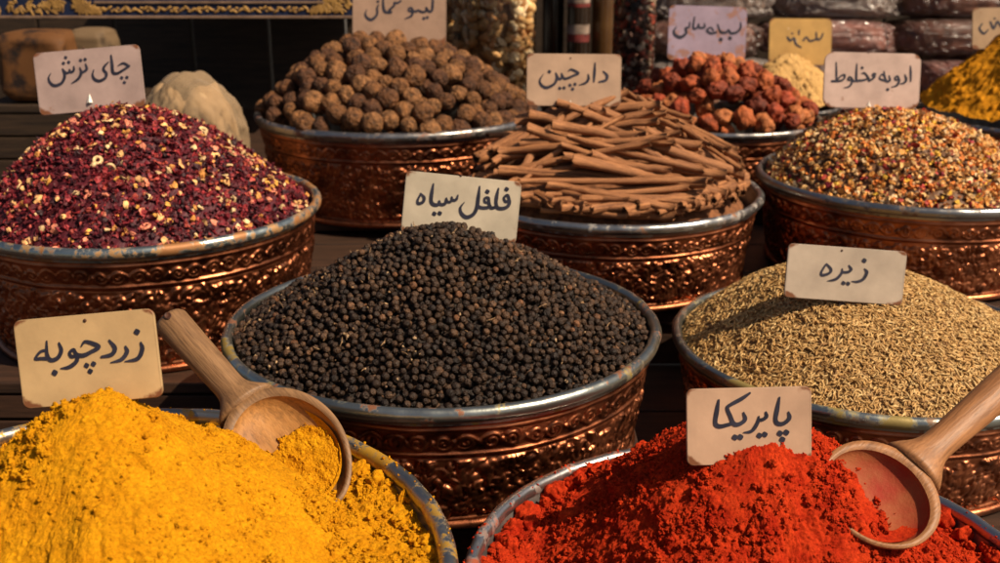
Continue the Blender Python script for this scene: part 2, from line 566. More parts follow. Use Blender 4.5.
def bowl(label, cx, cy, cz, R, h, rimmat, hi=True, group='copper bowls of the stall'):
    root = empty('copper_bowl', (cx, cy, Z0 + cz - h), label, 'bowl', group)
    nu = 1150 if hi else 640
    br = 0.030 * R / 0.2 * 0.2          # rim bead radius
    br = 0.0053 * R / 0.2
    zt = -0.010                          # top of the wall below rim centre
    nz = 104 if hi else 60
    zz = np.linspace(-h + 0.006, zt, nz)
    th = np.linspace(0, 2 * np.pi, nu, endpoint=False)
    k = (zz + h) / h
    prof = R * (0.868 + 0.085 * k + 0.020 * k ** 3)
    arc = th * R
    T, Zg = np.meshgrid(arc, zz)
    disp = np.zeros_like(T)
    # bands: [-.016 bead][-.018..-.036 scrolls][ridge][leaf band][ridge]
    def ridge(zc, s, a): return a * np.exp(-((Zg - zc) / s) ** 2)
    disp += ridge(-0.0145, 0.0016, 0.0016) + ridge(-0.0375, 0.0017, 0.0022) + ridge(-0.0415, 0.001, -0.0009)
    s1 = (Zg > -0.0355) & (Zg < -0.0170)
    circ = 2 * np.pi * R
    reps = max(1, round(circ / 0.08)); sc = reps * 0.08 / circ
    warp = 0.0012 * noise3(T * 60, Zg * 60, 3.3 + cx)
    b1 = sample(_TILE, (T * sc + warp) / 0.0004, (Zg + 0.0353 + warp) / 0.0004)
    amp = 0.75 + 0.5 * noise3(T * 25, Zg * 25, 1.7 + cy)
    disp += np.where(s1, b1 * amp * 1.25, 0)
    lo = -h + 0.012
    Hb = -0.043 - lo
    leaf = stamp_bumps(circ, Hb, 0.0007, int(circ * Hb / 1.9e-5), 0.0035, 0.0085, (0.28, 0.6), 0.0010, 0.0030)
    b2 = sample(leaf, (T + warp * 2) / 0.0007, (Zg - lo + warp * 2) / 0.0007)
    s2 = (Zg > lo) & (Zg < -0.043)
    disp += np.where(s2, b2 * 1.3, 0)
    disp += ridge(lo - 0.002, 0.0015, 0.0018)
    dent = 0.0016 * noise3(np.cos(T / R) * 5, np.sin(T / R) * 5, Zg * 30 + cx * 7)
    rr = prof[:, None] + disp + dent
    TH = T / R
    Vo = np.stack([rr * np.cos(TH), rr * np.sin(TH), Zg + h], -1).reshape(-1, 3)
    Fo = grid_faces(nu, nz, True)
    o = mk('bowl_wall', Vo, [Fo], M['copper'], root)
    # foot ring
    n2 = 200
    def torus(Rm, zc, ra, rb, mat, name, nu=360, nv=14, wob=0.0):
        a = np.linspace(0, 2 * np.pi, nu, endpoint=False); b = np.linspace(0, 2 * np.pi, nv, endpoint=False)
        A, B = np.meshgrid(a, b)
        q = wob * noise3(np.cos(A) * 3 + cx, np.sin(A) * 3 + cy, 0.5) + wob * 0.5 * noise3(np.cos(A) * 14 + cx, np.sin(A) * 14, 2.5)
        r_ = Rm + ra * np.cos(B) + q
        V = np.stack([r_ * np.cos(A), r_ * np.sin(A), zc + h + rb * np.sin(B) + q * 0.7], -1).reshape(-1, 3)
        F = grid_faces(nu, nv, True)
        last = np.stack([(nv - 1) * nu + np.arange(nu), (nv - 1) * nu + (np.arange(nu) + 1) % nu, (np.arange(nu) + 1) % nu, np.arange(nu)], -1)
        return mk(name, V, [np.concatenate([F, last])], mat, root)
    torus(R * 0.872, -h + 0.005, 0.006, 0.0048, M['copper'], 'foot_ring', 240, 10, 0.0005)
    torus(R - br, 0.0, br, br * 1.18, rimmat, 'rim', 480, 18, 0.0011)
    # inside lining: wall and floor
    zi = np.array([0.002, -0.004, -0.02, -0.05, -h + 0.012, -h + 0.008, -h + 0.008])
    ri = np.array([R - 1.6 * br, R - 1.85 * br, R * 0.945 - 0.003, R * 0.915 - 0.003, R * 0.86, R * 0.82, 0.001])
    A, J = np.meshgrid(np.linspace(0, 2 * np.pi, 160, endpoint=False), np.arange(len(zi)))
    V = np.stack([ri[J] * np.cos(A), ri[J] * np.sin(A), zi[J] + h], -1).reshape(-1, 3)
    mk('lining', V, [grid_faces(160, len(zi), True)[:, ::-1]], M['lining'], root)
    # collar joining rim and wall
    zi = np.array([-br * 0.9, -0.0098]); ri = np.array([R - br * 1.15, R * 0.968 - 0.0005])
    A, J = np.meshgrid(np.linspace(0, 2 * np.pi, 240, endpoint=False), np.arange(2))
    V = np.stack([ri[J] * np.cos(A), ri[J] * np.sin(A), zi[J] + h], -1).reshape(-1, 3)
    mk('collar', V, [grid_faces(240, 2, True)[:, ::-1]], rimmat, root)
    return root

RIM = dict(
    A=mat_rim('rim_olive_teal', (0.36, 0.37, 0.33), (0.26, 0.17, 0.035), (0.20, 0.08, 0.04), 0.15),
    B=mat_rim('rim_turquoise_rust', (0.40, 0.45, 0.43), (0.30, 0.13, 0.045), (0.36, 0.20, 0.085), 0.45),
    C=mat_rim('rim_bluegrey_rust', (0.42, 0.41, 0.39), (0.22, 0.10, 0.05), (0.30, 0.27, 0.24), 0.2),
    D=mat_rim('rim_dark_grey', (0.30, 0.29, 0.275), (0.15, 0.08, 0.045), (0.11, 0.09, 0.08), 0.15),
    E=mat_rim('rim_teal_grey', (0.34, 0.36, 0.33), (0.26, 0.19, 0.06), (0.17, 0.10, 0.06), 0.05),
    F=mat_rim('rim_yellow_dust', (0.38, 0.36, 0.32), (0.42, 0.22, 0.02), (0.36, 0.20, 0.03), 0.35),
    G=mat_rim('rim_silver_red_dust', (0.50, 0.48, 0.46), (0.32, 0.075, 0.035), (0.22, 0.15, 0.13), 0.2),
    H=mat_rim('rim_aged_grey', (0.33, 0.31, 0.29), (0.18, 0.08, 0.05), (0.14, 0.11, 0.10), 0.25))

BW = dict(  # rim centre x, y, z (below the camera), radius, height
    A=(-0.0528, 0.930, -0.3522, 0.200, 0.110), B=(-0.4106, 1.2141, -0.3119, 0.200, 0.140),
    C=(0.1444, 1.3856, -0.3349, 0.200, 0.110), D=(0.5496, 1.4177, -0.3240, 0.200, 0.118),
    E=(0.3813, 1.0412, -0.4135, 0.200, 0.110), F=(-0.2445, 0.5290, -0.3570, 0.220, 0.115),
    G=(0.1660, 0.5970, -0.4060, 0.192, 0.1175), H=(-0.1630, 1.7330, -0.2890, 0.230, 0.140),
    I=(0.3630, 1.7650, -0.3050, 0.165, 0.105), J=(0.9720, 1.9200, -0.3280, 0.220, 0.115),
    K=(0.5300, 2.1500, -0.3410, 0.150, 0.100))
BL = dict(
    A='embossed copper bowl with olive and teal rim holding black peppercorns',
    B='copper bowl with chipped turquoise rim holding dark red petal tea',
    C='embossed copper bowl with blue grey rim full of cinnamon sticks',
    D='dark copper bowl with plain grey rim holding speckled mixed spice',
    E='copper bowl with teal grey rim holding brown cumin seeds',
    F='bowl with yellow dusted rim holding turmeric in the front row',
    G='bowl with silvery red dusted rim holding red paprika powder',
    H='copper bowl with aged rim heaped with round brown dried limes',
    I='copper bowl with thin dark rim holding wrinkled orange red fruits',
    J='copper bowl at the right edge holding dark yellow powder',
    K='smallest copper bowl holding beige powder under the yellow sign')
for k in BW:
    bowl(BL[k], *BW[k], RIM.get(k, RIM['H']), k in 'ABCDEH')

# wooden boards and crates that lift bowls to their heights
def crate(x0, x1, y0, y1, z0, z1, label, mat='crate', n=1):
    c = empty('wooden_crate', ((x0 + x1) / 2, (y0 + y1) / 2, z0), label, 'crate', 'wooden supports under the bowls')
    hh = z1 - z0
    nb = max(2, round((y1 - y0) / 0.11)); d = (y1 - y0) / nb
    tt = 0.012
    for k in range(nb):
        box('top_board', x0, x1, y0 + k * d + 0.0015, y0 + (k + 1) * d - 0.0015, z1 - tt, z1, M[mat], c, 0.0015)
    if hh > 0.03:
        ns = max(1, round((hh - tt) / 0.04)); sh = (hh - tt - 0.001) / ns
        for k in range(ns):
            box('front_slat', x0 + 0.004, x1 - 0.004, y0 + 0.003, y0 + 0.013, z0 + k * sh + 0.002, z0 + (k + 1) * sh - 0.002, M[mat], c, 0.001)
        for sx in (x0 + 0.003, x1 - 0.015):
            box('side_panel', sx, sx + 0.012, y0 + 0.015, y1 - 0.004, z0, z1 - tt - 0.001, M[mat], c, 0.001)
    else:
        for sx in (x0 + 0.02, x1 - 0.05):
            box('batten', sx, sx + 0.03, y0 + 0.01, y1 - 0.01, z0, z1 - tt - 0.0005, M[mat], c, 0.001)
    return c
bz = lambda k: Z0 + BW[k][2] - BW[k][4]
crate(-0.235, 0.13, 0.775, 1.10, DECK, bz('A'), 'low wooden crate under the black pepper bowl')
crate(-0.80, -0.245, 1.02, 1.232, DECK, bz('B'), 'weathered wooden crate in front of the step under the red tea bowl')
crate(-0.80, -0.24, 1.236, 1.42, BACK, bz('B'), 'flat wooden board on the step under the red tea bowl')
crate(-0.50, -0.05, 0.33, 0.74, DECK, bz('F'), 'wooden crate under the turmeric bowl')
crate(-0.40, 0.07, 1.56, 1.93, BACK, bz('H'), 'wooden crate under the dried lime bowl')
crate(0.20, 0.53, 1.61, 1.92, BACK, bz('I'), 'wooden board under the orange red fruit bowl')

# ------------------------------------------------------------------ heaps
def disc_grid(n):
    a = np.linspace(-1, 1, n)
    X, Y = np.meshgrid(a, a)
    # square to disc, near-uniform
    with np.errstate(divide='ignore', invalid='ignore'):
        r = np.maximum(np.abs(X), np.abs(Y))
        ph = np.where(np.abs(X) >= np.abs(Y), np.pi / 4 * np.where(X == 0, 0, Y / np.where(X == 0, 1, X)) + np.where(X < 0, np.pi, 0),
                      np.pi / 2 - np.pi / 4 * (X / np.where(Y == 0, 1, Y)) + np.where(Y < 0, np.pi, 0))
    return r * np.cos(ph), r * np.sin(ph)

def grid_normals(V, n):
    P = V.reshape(n, n, 3)
    du = np.gradient(P, axis=1); dv = np.gradient(P, axis=0)
    nn = np.cross(du, dv)
    nn /= np.linalg.norm(nn, axis=2)[..., None] + 1e-12
    return nn

def smax(a, b, k):
    h = np.clip(0.5 + 0.5 * (a - b) / k, 0, 1)
    return b * (1 - h) + a * h + k * h * (1 - h)

def crumbs(R, res, items):
    """raster of irregular round crumbs: items rows of x, y, r, squash"""
    n = int(2 * R / res) + 4
    D = np.zeros((n, n))
    for x, y, r, q in items:
        ix, iy = (x + R) / res, (y + R) / res
        k = int(r / res) + 2
        x0, x1 = max(0, int(ix) - k), min(n, int(ix) + k + 1)
        y0, y1 = max(0, int(iy) - k), min(n, int(iy) + k + 1)
        if x1 <= x0 or y1 <= y0: continue
        X, Y = np.meshgrid((np.arange(x0, x1) - ix) * res, (np.arange(y0, y1) - iy) * res)
        d2 = X * X + Y * Y
        D[y0:y1, x0:x1] = np.maximum(D[y0:y1, x0:x1], q * np.sqrt(np.clip(r * r - d2, 0, None)))
    return D

def sample_xy(D, R, res, x, y):
    u = np.clip((x + R) / res, 0, D.shape[1] - 2.001); v = np.clip((y + R) / res, 0, D.shape[0] - 2.001)
    iu, iv = u.astype(int), v.astype(int); fu, fv = u - iu, v - iv
    return (D[iv, iu] * (1 - fu) + D[iv, iu + 1] * fu) * (1 - fv) + (D[iv + 1, iu] * (1 - fu) + D[iv + 1, iu + 1] * fu) * fv

def chunk_shape(k, base=ICO2, rough=0.35):
    r = np.random.default_rng(500 + k)
    V, F = base
    d = 1 + rough * noise3(V[:, 0] * 1.7 + k * 5.3, V[:, 1] * 1.7, V[:, 2] * 1.7)
    return V * d[:, None] * np.array([1, r.uniform(0.6, 1), r.uniform(0.35, 0.9)]), F
def billow(X, Y, Z, f, sd):
    t = 0.0
    for k, a in ((1, 1.0), (2.1, 0.55), (4.3, 0.3)):
        t = t + a * (0.42 - np.abs(noise3(X * f * k + 3.1 * k, Y * f * k - sd, Z * f * k + sd)) * 1.5)
    return t

def powder(name, key, mat, apex, ha, tan_a, floor, n, crumb_mask, ncr, crmax, streak, label, rimlumps=0, rnd=0.018, lump_amp=0.004, seed=0.0, cat='spice heap', nloose=6000, loose_max=0.0032, pits=0.003):
    cx, cy, cz, R, h = BW[key]
    Ri = R - 0.0085
    X, Y = disc_grid(n)
    X, Y = X * Ri, Y * Ri
    ax, ay = apex
    wob = 0.010 * fbm(X * 14, Y * 14, seed, 3)
    d = np.sqrt((X - ax) ** 2 + (Y - ay) ** 2 + rnd ** 2) - rnd
    ang = np.arctan2(Y - ay, X - ax)
    d2 = d * (1 + 0.06 * noise3(np.cos(ang) * 2.2 + 3, np.sin(ang) * 2.2, seed)) + wob * np.clip(d / 0.05, 0, 1)
    cone = ha - tan_a * d2
    rr = np.sqrt(X * X + Y * Y)
    fl = floor + 0.004 * fbm(X * 22, Y * 22, seed + 4, 3)
    Hh = smax(cone, fl, 0.012)
    V = np.stack([X, Y, Hh], -1)
    nn = grid_normals(V.reshape(-1, 3), n)
    # crumbs
    res = 0.0006
    m = ncr * 4
    P = rng.uniform(-R, R, (m, 2)); P = P[(P ** 2).sum(1) < Ri * Ri]
    keep = rng.uniform(size=len(P)) < np.array([crumb_mask(a, b) for a, b in P])
    P = P[keep][:ncr]
    rads = 0.0009 + (crmax - 0.0009) * rng.uniform(size=len(P)) ** 3.2
    items = [(a, b, r, rng.uniform(0.5, 1.0)) for (a, b), r in zip(P, rads)]
    D = crumbs(R, res, items)
    wx = 0.0014 * noise3(X * 260, Y * 260, Hh * 260 + seed + 1) + 0.0006 * noise3(X * 700, Y * 700, seed + 1.5)
    wy = 0.0014 * noise3(X * 260, Y * 260, seed + 2) + 0.0006 * noise3(X * 700, Y * 700, seed + 2.5)
    cr = sample_xy(D, R, res, X + wx, Y + wy)
    mk_ = np.clip(0.5 + 1.3 * fbm(X * 16, Y * 16, seed + 9, 2), 0, 1)
    disp = cr + lump_amp * 0.5 * fbm(X * 45, Y * 45, Hh * 45 + seed + 6, 3) + billow(X, Y, Hh, 150, seed + 7) * 0.0012 * (0.30 + 0.95 * mk_ ** 1.5)
    disp += billow(X, Y, Hh, 430, seed + 8) * 0.0010
    on = np.clip((cone - fl) / 0.01, 0, 1)
    sl = noise3(np.cos(ang) * 4.5 + seed, np.sin(ang) * 4.5, d * 14 + seed) 
    disp += on * 0.0035 * np.clip(d / 0.05, 0, 1) * (np.abs(sl) - 0.25)
    st = noise3(ang * 26 + 3 * noise3(X * 12, Y * 12, 2.2), d * 26, seed + 3) + 0.6 * noise3(ang * 55, d * 60, seed + 3.7)
    disp += on * streak * st * np.clip(d / 0.06, 0, 1)
    pit = np.clip(noise3(X * 120, Y * 120, Hh * 55 + seed + 12) - 0.30, 0, 1) * np.clip(d / 0.04, 0, 1) * on
    disp -= pits * pit
    V = V + nn * disp[..., None]
    nn2 = grid_normals(V.reshape(-1, 3), n)
    # loose crumbs lying on the flank, part of the same heap
    Pl = Pile()
    Pl.add(V.reshape(-1, 3), grid_faces(n, n), np.eye(3)[None], np.zeros((1, 3)), np.ones((1, 3)))
    idx = rng.integers(8, n - 8, size=(nloose * 5, 2))
    q = V[idx[:, 0], idx[:, 1]]
    dens = np.array([crumb_mask(a_, b_) for a_, b_ in q[:, :2]]) * np.clip(0.45 + 1.6 * noise3(q[:, 0] * 34, q[:, 1] * 34, seed + 20), 0.06, 1)
    keep = (rng.uniform(size=len(q)) < dens) & (q[:, 1] < 0.75 * R)
    idx, q = idx[keep][:nloose], q[keep][:nloose]
    nq = nn2[idx[:, 0], idx[:, 1]]
    rad = 0.0005 + loose_max * rng.uniform(size=len(q)) ** 3.0 * np.where(np.array([crumb_mask(a_, b_) for a_, b_ in q[:, :2]]) < 0.5, 0.34, 1.0)
    for k in range(6):
        cv, cf = chunk_shape(200 + k, ICO3, 1.15)
        t_ = slice(k, None, 6)
        Pl.add(cv, cf, rand_rot(len(q[t_])) * rad[t_][:, None, None], q[t_] + nq[t_] * rad[t_][:, None] * rng.uniform(-0.1, 0.45, (len(q[t_]), 1)), np.ones((len(q[t_]), 3)))
    for k in range(rimlumps):
        t_ = rng.uniform(0, 2 * np.pi); r_ = rng.uniform(0.0034, 0.0078)
        q_ = Ri - r_ * rng.uniform(0.7, 1.5) - (rng.uniform(0, 0.012) if k % 3 == 0 else 0)
        lx, ly = q_ * math.cos(t_), q_ * math.sin(t_)
        lz = float(smax(np.array(ha - tan_a * (math.hypot(lx - ax, ly - ay) - rnd)), np.array(floor), 0.012)) + r_ * 0.45
        cv, cf = chunk_shape(400 + k % 9, ICO4, 0.42)
        cv = cv * (1 + 0.10 * np.abs(noise3(cv[:, 0] * 5 + k, cv[:, 1] * 5, cv[:, 2] * 5)))[:, None] * np.array([1, 1, 1.35])
        Pl.add(cv, cf, rand_rot(1) * r_, np.array([[lx, ly, lz]]), np.ones((1, 3)))
    # stray grains on the bowl's rim
    br_ = 0.0053 * R / 0.2
    for k in range(rimlumps):
        t_ = rng.uniform(0, 2 * np.pi); r_ = rng.uniform(0.0004, 0.0013); b_ = rng.uniform(0.35, 2.4)
        q_ = R - br_ + br_ * math.cos(b_)
        cv, cf = chunk_shape(450 + k % 5, ICO2, 0.7)
        Pl.add(cv, cf, rand_rot(1) * r_, np.array([[q_ * math.cos(t_), q_ * math.sin(t_), br_ * 1.18 * math.sin(b_) + r_ * 0.3]]), np.ones((1, 3)))
    o = Pl.build(name, mat, True, (cx, cy, Z0 + cz))
    tag(o, label, cat)
    return lambda x, y: smax(ha - tan_a * (np.sqrt((x - ax) ** 2 + (y - ay) ** 2 + rnd ** 2) - rnd), np.full_like(np.asarray(x, float), floor), 0.012)

def tur_mask(x, y):
    d = math.hypot(x - .012, y - .03)
    if d > 0.118 + 0.01 * math.sin(y * 70): return 1.0
    v = (0.012 + 0.018 * math.sin(y * 60) - 0.35 * (0.03 - y) - x) / 0.03 + 0.6 * float(noise3(x * 45, y * 45, 3.3))
    return min(0.9, max(0.28, 0.5 + 0.5 * v))
powder('turmeric_heap', 'F', M['turmeric'], (0.014, 0.030), 0.100, 0.92, -0.007, 520, tur_mask, 1200, 0.0042, 0.0004,
       'bright golden turmeric powder mound with crumbly left flank', rimlumps=120, seed=1.0, nloose=14000, loose_max=0.0024, lump_amp=0.003, rnd=0.022)
powder('paprika_heap', 'G', M['paprika'], (0.006, 0.050), 0.103, 0.86, -0.009, 500,
       lambda x, y: 0.85, 1000, 0.0040, 0.0004,
       'fiery red paprika powder mound with crumbly surface', rimlumps=180, seed=5.0, nloose=14000, loose_max=0.0021, lump_amp=0.003, pits=0.002)
powder('mustard_powder_heap', 'J', M['yellow'], (0.0, 0.0), 0.212, 1.0, -0.008, 260,
       lambda x, y: 0.3, 1200, 0.006, 0.0012, 'tall dark yellow powder mound cut off by the right edge', seed=8.0, nloose=2500)
powder('beige_powder_heap', 'K', M['beige'], (0.04, 0.0), 0.098, 0.80, -0.01, 200,
       lambda x, y: 0.4, 900, 0.006, 0.0012, 'small pale beige powder mound below the yellow sign', seed=11.0, nloose=1800)

def base_heap(name, key, H, mat, n=120, label=None, cat=None):
    pass

def cone_fn(ax, ay, ha, R, p=1.15, rnd=0.03, floor=-0.006, wob=0.006, seed=0.0):
    """height over the rim plane; reaches floor at the bowl's inner edge all round"""
    def H(x, y):
        x = np.asarray(x, float); y = np.asarray(y, float)
        r = np.sqrt(x * x + y * y)
        d = np.sqrt((x - ax) ** 2 + (y - ay) ** 2)
        # distance to the inner edge from apex along the same direction
        ux, uy = (x - ax) / (d + 1e-9), (y - ay) / (d + 1e-9)
        bq = ax * ux + ay * uy; cq = ax * ax + ay * ay - R * R
        L = -bq + np.sqrt(np.maximum(bq * bq - cq, 1e-9))
        q = np.clip((np.sqrt(d * d + rnd * rnd) - rnd) / (np.sqrt(L * L + rnd * rnd) - rnd), 0, 1.2)
        return floor + (ha - floor) * (1 - q ** p) + wob * noise3(x * 18, y * 18, seed) * np.clip(1 - (r / R) ** 3, 0, 1)
    return H

def surf(H, P, eps=0.002):
    x, y = P[:, 0], P[:, 1]
    z = H(x, y)
    gx = (H(x + eps, y) - H(x - eps, y)) / (2 * eps); gy = (H(x, y + eps) - H(x, y - eps)) / (2 * eps)
    n = np.stack([-gx, -gy, np.ones_like(gx)], -1)
    n /= np.linalg.norm(n, axis=1)[:, None]
    return np.stack([x, y, z], -1), n

def core(Pl, H, R, n, sink, col):
    """the packed body under the loose top layer, in the same mesh"""
    X, Y = disc_grid(n)
    X, Y = X * R, Y * R
    V = np.stack([X, Y, H(X, Y) - sink + 0.002 * noise3(X * 150, Y * 150, 0.3)], -1).reshape(-1, 3)
    Pl.add(V, grid_faces(n, n), np.eye(3)[None], np.zeros((1, 3)), np.array([col]))

def seed_shape(L, r, bend, ns=7, nc=5):
    t = np.linspace(0, 1, ns)
    ang = bend * (t - 0.5)
    if abs(bend) > 1e-3:
        px = np.sin(ang) * L / bend; pz = (1 - np.cos(ang)) * L / bend
    else:
        px = (t - 0.5) * L; pz = t * 0
    rad = r * np.sin(np.pi * np.clip(t * 0.92 + 0.04, 0, 1)) ** 0.6
    V = []
    for k in range(ns):
        a = np.linspace(0, 2 * np.pi, nc, endpoint=False)
        nx, nz = -math.sin(ang[k]), math.cos(ang[k])
        for q in a:
            V.append((px[k] + nx * rad[k] * math.cos(q), rad[k] * math.sin(q) * 0.9, pz[k] + nz * rad[k] * math.cos(q)))
    return np.array(V), grid_faces(nc, ns, True)
# ---- black pepper: 300 nearest corns one by one, the rest as one heap
cx, cy, cz, R, h = BW['A']
HA = cone_fn(0.0, 0.01, 0.090, R - 0.010, 1.08, 0.03, -0.004, 0.004, 2.0)
rp = 0.0031
P = poisson(R - 0.0142, 2 * rp * 0.86, 130000)
pos, nor = surf(HA, P)
pos = pos + nor * (rng.normal(size=(len(P), 1)) * 0.0010 + 0.0008)
size = rp * rng.uniform(0.70, 1.16, len(P))
def corn_shape(V, s, k):
    d = 1 + 0.07 * noise3(V[:, 0] * 1.6 + s, V[:, 1] * 1.6, V[:, 2] * 1.6) + k * (np.abs(noise3(V[:, 0] * 3.0 + s, V[:, 1] * 3.0, V[:, 2] * 3.0)) - 0.2)
    return V * d[:, None]
def pep_cols(n):
    base = np.array([[0.021, 0.0105, 0.0056], [0.036, 0.018, 0.009], [0.060, 0.030, 0.0148], [0.095, 0.045, 0.021], [0.115, 0.048, 0.020], [0.012, 0.0062, 0.0038]])
    i = rng.choice(6, n, p=[0.33, 0.30, 0.17, 0.07, 0.03, 0.10])
    return base[i] * rng.uniform(0.75, 1.3, (n, 1))
worldP = pos + np.array([cx, cy, cz])
dist = np.linalg.norm(worldP, axis=1)
order = np.argsort(dist)
front = order[:300]; rest = order[300:]
pv = []
for k in range(14):
    pv.append(mesh_data('peppercorn', corn_shape(ICO3[0], k * 7.7, 0.30) * rp, [ICO3[1]], M['pepper'], True, np.tile(pep_cols(1), (len(ICO3[0]), 1))))
rots = rand_rot(len(P))
for q in front:
    o = link('peppercorn', pv[int(rng.integers(14))])
    Mx = Matrix(rots[q].tolist()).to_4x4()
    o.matrix_world = Matrix.Translation((worldP[q, 0], worldP[q, 1], worldP[q, 2] + Z0)) @ Mx @ Matrix.Scale(float(size[q] / rp), 4)
    tag(o, 'wrinkled black peppercorn in the front rows of the heap along the near rim', 'peppercorn', 'front row peppercorns')
pl = Pile()
for k in range(8):
    ids = rest[k::8]
    pl.add(corn_shape(ICO3[0], k * 3.1, 0.30), ICO3[1], rots[ids] * size[ids][:, None, None], pos[ids], pep_cols(len(ids)))
P2 = poisson(R - 0.016, 2 * rp * 0.9, 60000)
pos2, nor2 = surf(HA, P2)
pos2 = pos2 - nor2 * 0.0042
pl.add(corn_shape(ICO2[0], 1.3, 0.1), ICO2[1], rand_rot(len(P2)) * rp, pos2, pep_cols(len(P2)) * 0.9)
bits = rng.uniform(-R, R, (900, 2)); bits = bits[(bits ** 2).sum(1) < (R - 0.02) ** 2][:260]
pb, nb = surf(HA, bits)
for k in range(3):
    V, F = chunk_shape(300 + k, ICO2, 0.9)
    t_ = slice(k, None, 3)
    sz = rng.uniform(0.0007, 0.0019, len(pb[t_]))
    pl.add(V, F, rand_rot(len(sz)) * sz[:, None, None], pb[t_] + nb[t_] * 0.0030, np.array([(0.20, 0.11, 0.05), (0.09, 0.05, 0.03), (0.30, 0.19, 0.10)])[rng.integers(0, 3, len(sz))])
V, F = seed_shape(0.009, 0.00055, 0.6)
sb = pb[:70]; pl.add(V, F, rand_rot(70), sb + nb[:70] * 0.0036, np.tile(np.array([(0.20, 0.115, 0.055)]), (70, 1)))
core(pl, HA, R - 0.012, 90, 0.0072, (0.02, 0.014, 0.011))
o = pl.build('peppercorns', M['pepper'], True, (cx, cy, Z0 + cz))
tag(o, 'cone of small black peppercorns filling the middle copper bowl', 'peppercorns', None, 'stuff')

# ---- cumin
cx, cy, cz, R, h = BW['E']
HE = cone_fn(-0.035, 0.02, 0.079, R - 0.010, 1.25, 0.05, -0.004, 0.006, 6.0)
pl = Pile()
ccol = np.array([[0.42, 0.24, 0.082], [0.50, 0.315, 0.12], [0.33, 0.18, 0.055], [0.55, 0.37, 0.16], [0.20, 0.097, 0.03]])
for k in range(10):
    V, F = seed_shape(rng.uniform(0.0060, 0.0085), rng.uniform(0.00070, 0.00100), rng.uniform(0.4, 2.7))
    n = 2500
    Q = rng.uniform(-R, R, (n * 2, 2)); Q = Q[(Q ** 2).sum(1) < (R - 0.0128) ** 2][:n]
    p, nn = surf(HE, Q)
    p = p + nn * rng.uniform(-0.0012, 0.0026, (len(Q), 1))
    # lie roughly flat, rolled about their long axis at random
    Fr = frame_from(nn + rng.normal(size=nn.shape) * 0.15, rng.uniform(0, 2 * np.pi, len(Q)))
    roll = rng.choice([0, np.pi / 2, -np.pi / 2, np.pi], len(Q), p=[0.15, 0.4, 0.4, 0.05]) + rng.normal(size=len(Q)) * 0.35
    Rx = np.zeros((len(Q), 3, 3)); Rx[:, 0, 0] = 1
    Rx[:, 1, 1] = np.cos(roll); Rx[:, 1, 2] = -np.sin(roll); Rx[:, 2, 1] = np.sin(roll); Rx[:, 2, 2] = np.cos(roll)
    cols = ccol[rng.choice(5, len(Q), p=[0.34, 0.27, 0.2, 0.11, 0.08])] * rng.uniform(0.8, 1.2, (len(Q), 1))
    pl.add(V, F, np.einsum('nij,njk->nik', Fr, Rx), p, cols)
core(pl, HE, R - 0.012, 120, 0.0008, (0.27, 0.155, 0.055))
o = pl.build('cumin_seeds', M['cumin'], True, (cx, cy, Z0 + cz))
tag(o, 'low mound of curled brown cumin seeds in the right bowl', 'cumin seeds', None, 'stuff')

# ---- dark red petal tea
def flake_shape(k):
    """crumpled petal shard: curved little sheet with thickness"""
    r = np.random.default_rng(100 + k)
    nu, nv = 5, 4
    U, Vv = np.meshgrid(np.linspace(-1, 1, nu), np.linspace(-0.6, 0.6, nv))
    wv = 1 - 0.45 * U ** 2 * r.uniform(0.3, 1.2)
    x = U; y = Vv * wv + 0.15 * r.normal(size=U.shape)
    z = r.uniform(0.2, 0.8) * U ** 2 * r.choice([-1, 1]) + r.uniform(-0.6, 0.6) * Vv + 0.10 * r.normal(size=U.shape)
    top = np.stack([x, y, z + 0.07], -1).reshape(-1, 3); bot = np.stack([x * 0.94, y * 0.94, z - 0.07], -1).reshape(-1, 3)
    F = grid_faces(nu, nv); n = nu * nv
    edge = []
    loop = [i for i in range(nu)] + [j * nu + nu - 1 for j in range(1, nv)] + [(nv - 1) * nu + i for i in range(nu - 2, -1, -1)] + [j * nu for j in range(nv - 2, 0, -1)]
    for a, b in zip(loop, loop[1:] + loop[:1]): edge.append((b, a, a + n, b + n))
    return np.concatenate([top, bot]), np.concatenate([F, F[:, ::-1] + n, np.array(edge)])
def ring_shape(nu=10, nv=6, r=0.36):
    a = np.linspace(0, 2 * np.pi, nu, endpoint=False); b = np.linspace(0, 2 * np.pi, nv, endpoint=False)
    A, B = np.meshgrid(a, b)
    rr = 0.75 * (1 + 0.12 * np.sin(A * 5)) + r * np.cos(B)
    V = np.stack([rr * np.cos(A), rr * np.sin(A), r * 0.9 * np.sin(B)], -1).reshape(-1, 3)
    F = grid_faces(nu, nv, True)
    last = np.stack([(nv - 1) * nu + np.arange(nu), (nv - 1) * nu + (np.arange(nu) + 1) % nu, (np.arange(nu) + 1) % nu, np.arange(nu)], -1)
    return V, np.concatenate([F, last])

def scatter(Pl, H, R, n, shapes, smin, smax_, cols, probs, lift=(-0.001, 0.003), flat=0.5, pw=1.6):
    for k, (V, F) in enumerate(shapes):
        m = n // len(shapes)
        Q = rng.uniform(-R, R, (m * 2, 2)); Q = Q[(Q ** 2).sum(1) < R * R][:m]
        p, nn = surf(H, Q)
        p = p + nn * rng.uniform(*lift, (len(Q), 1))
        Fr = frame_from(nn + rng.normal(size=nn.shape) * flat, rng.uniform(0, 2 * np.pi, len(Q)))
        s = smin + (smax_ - smin) * rng.uniform(size=len(Q)) ** pw
        c = np.array(cols)[rng.choice(len(cols), len(Q), p=probs)] * rng.uniform(0.75, 1.25, (len(Q), 1))
        Pl.add(V, F, Fr * s[:, None, None], p, c)

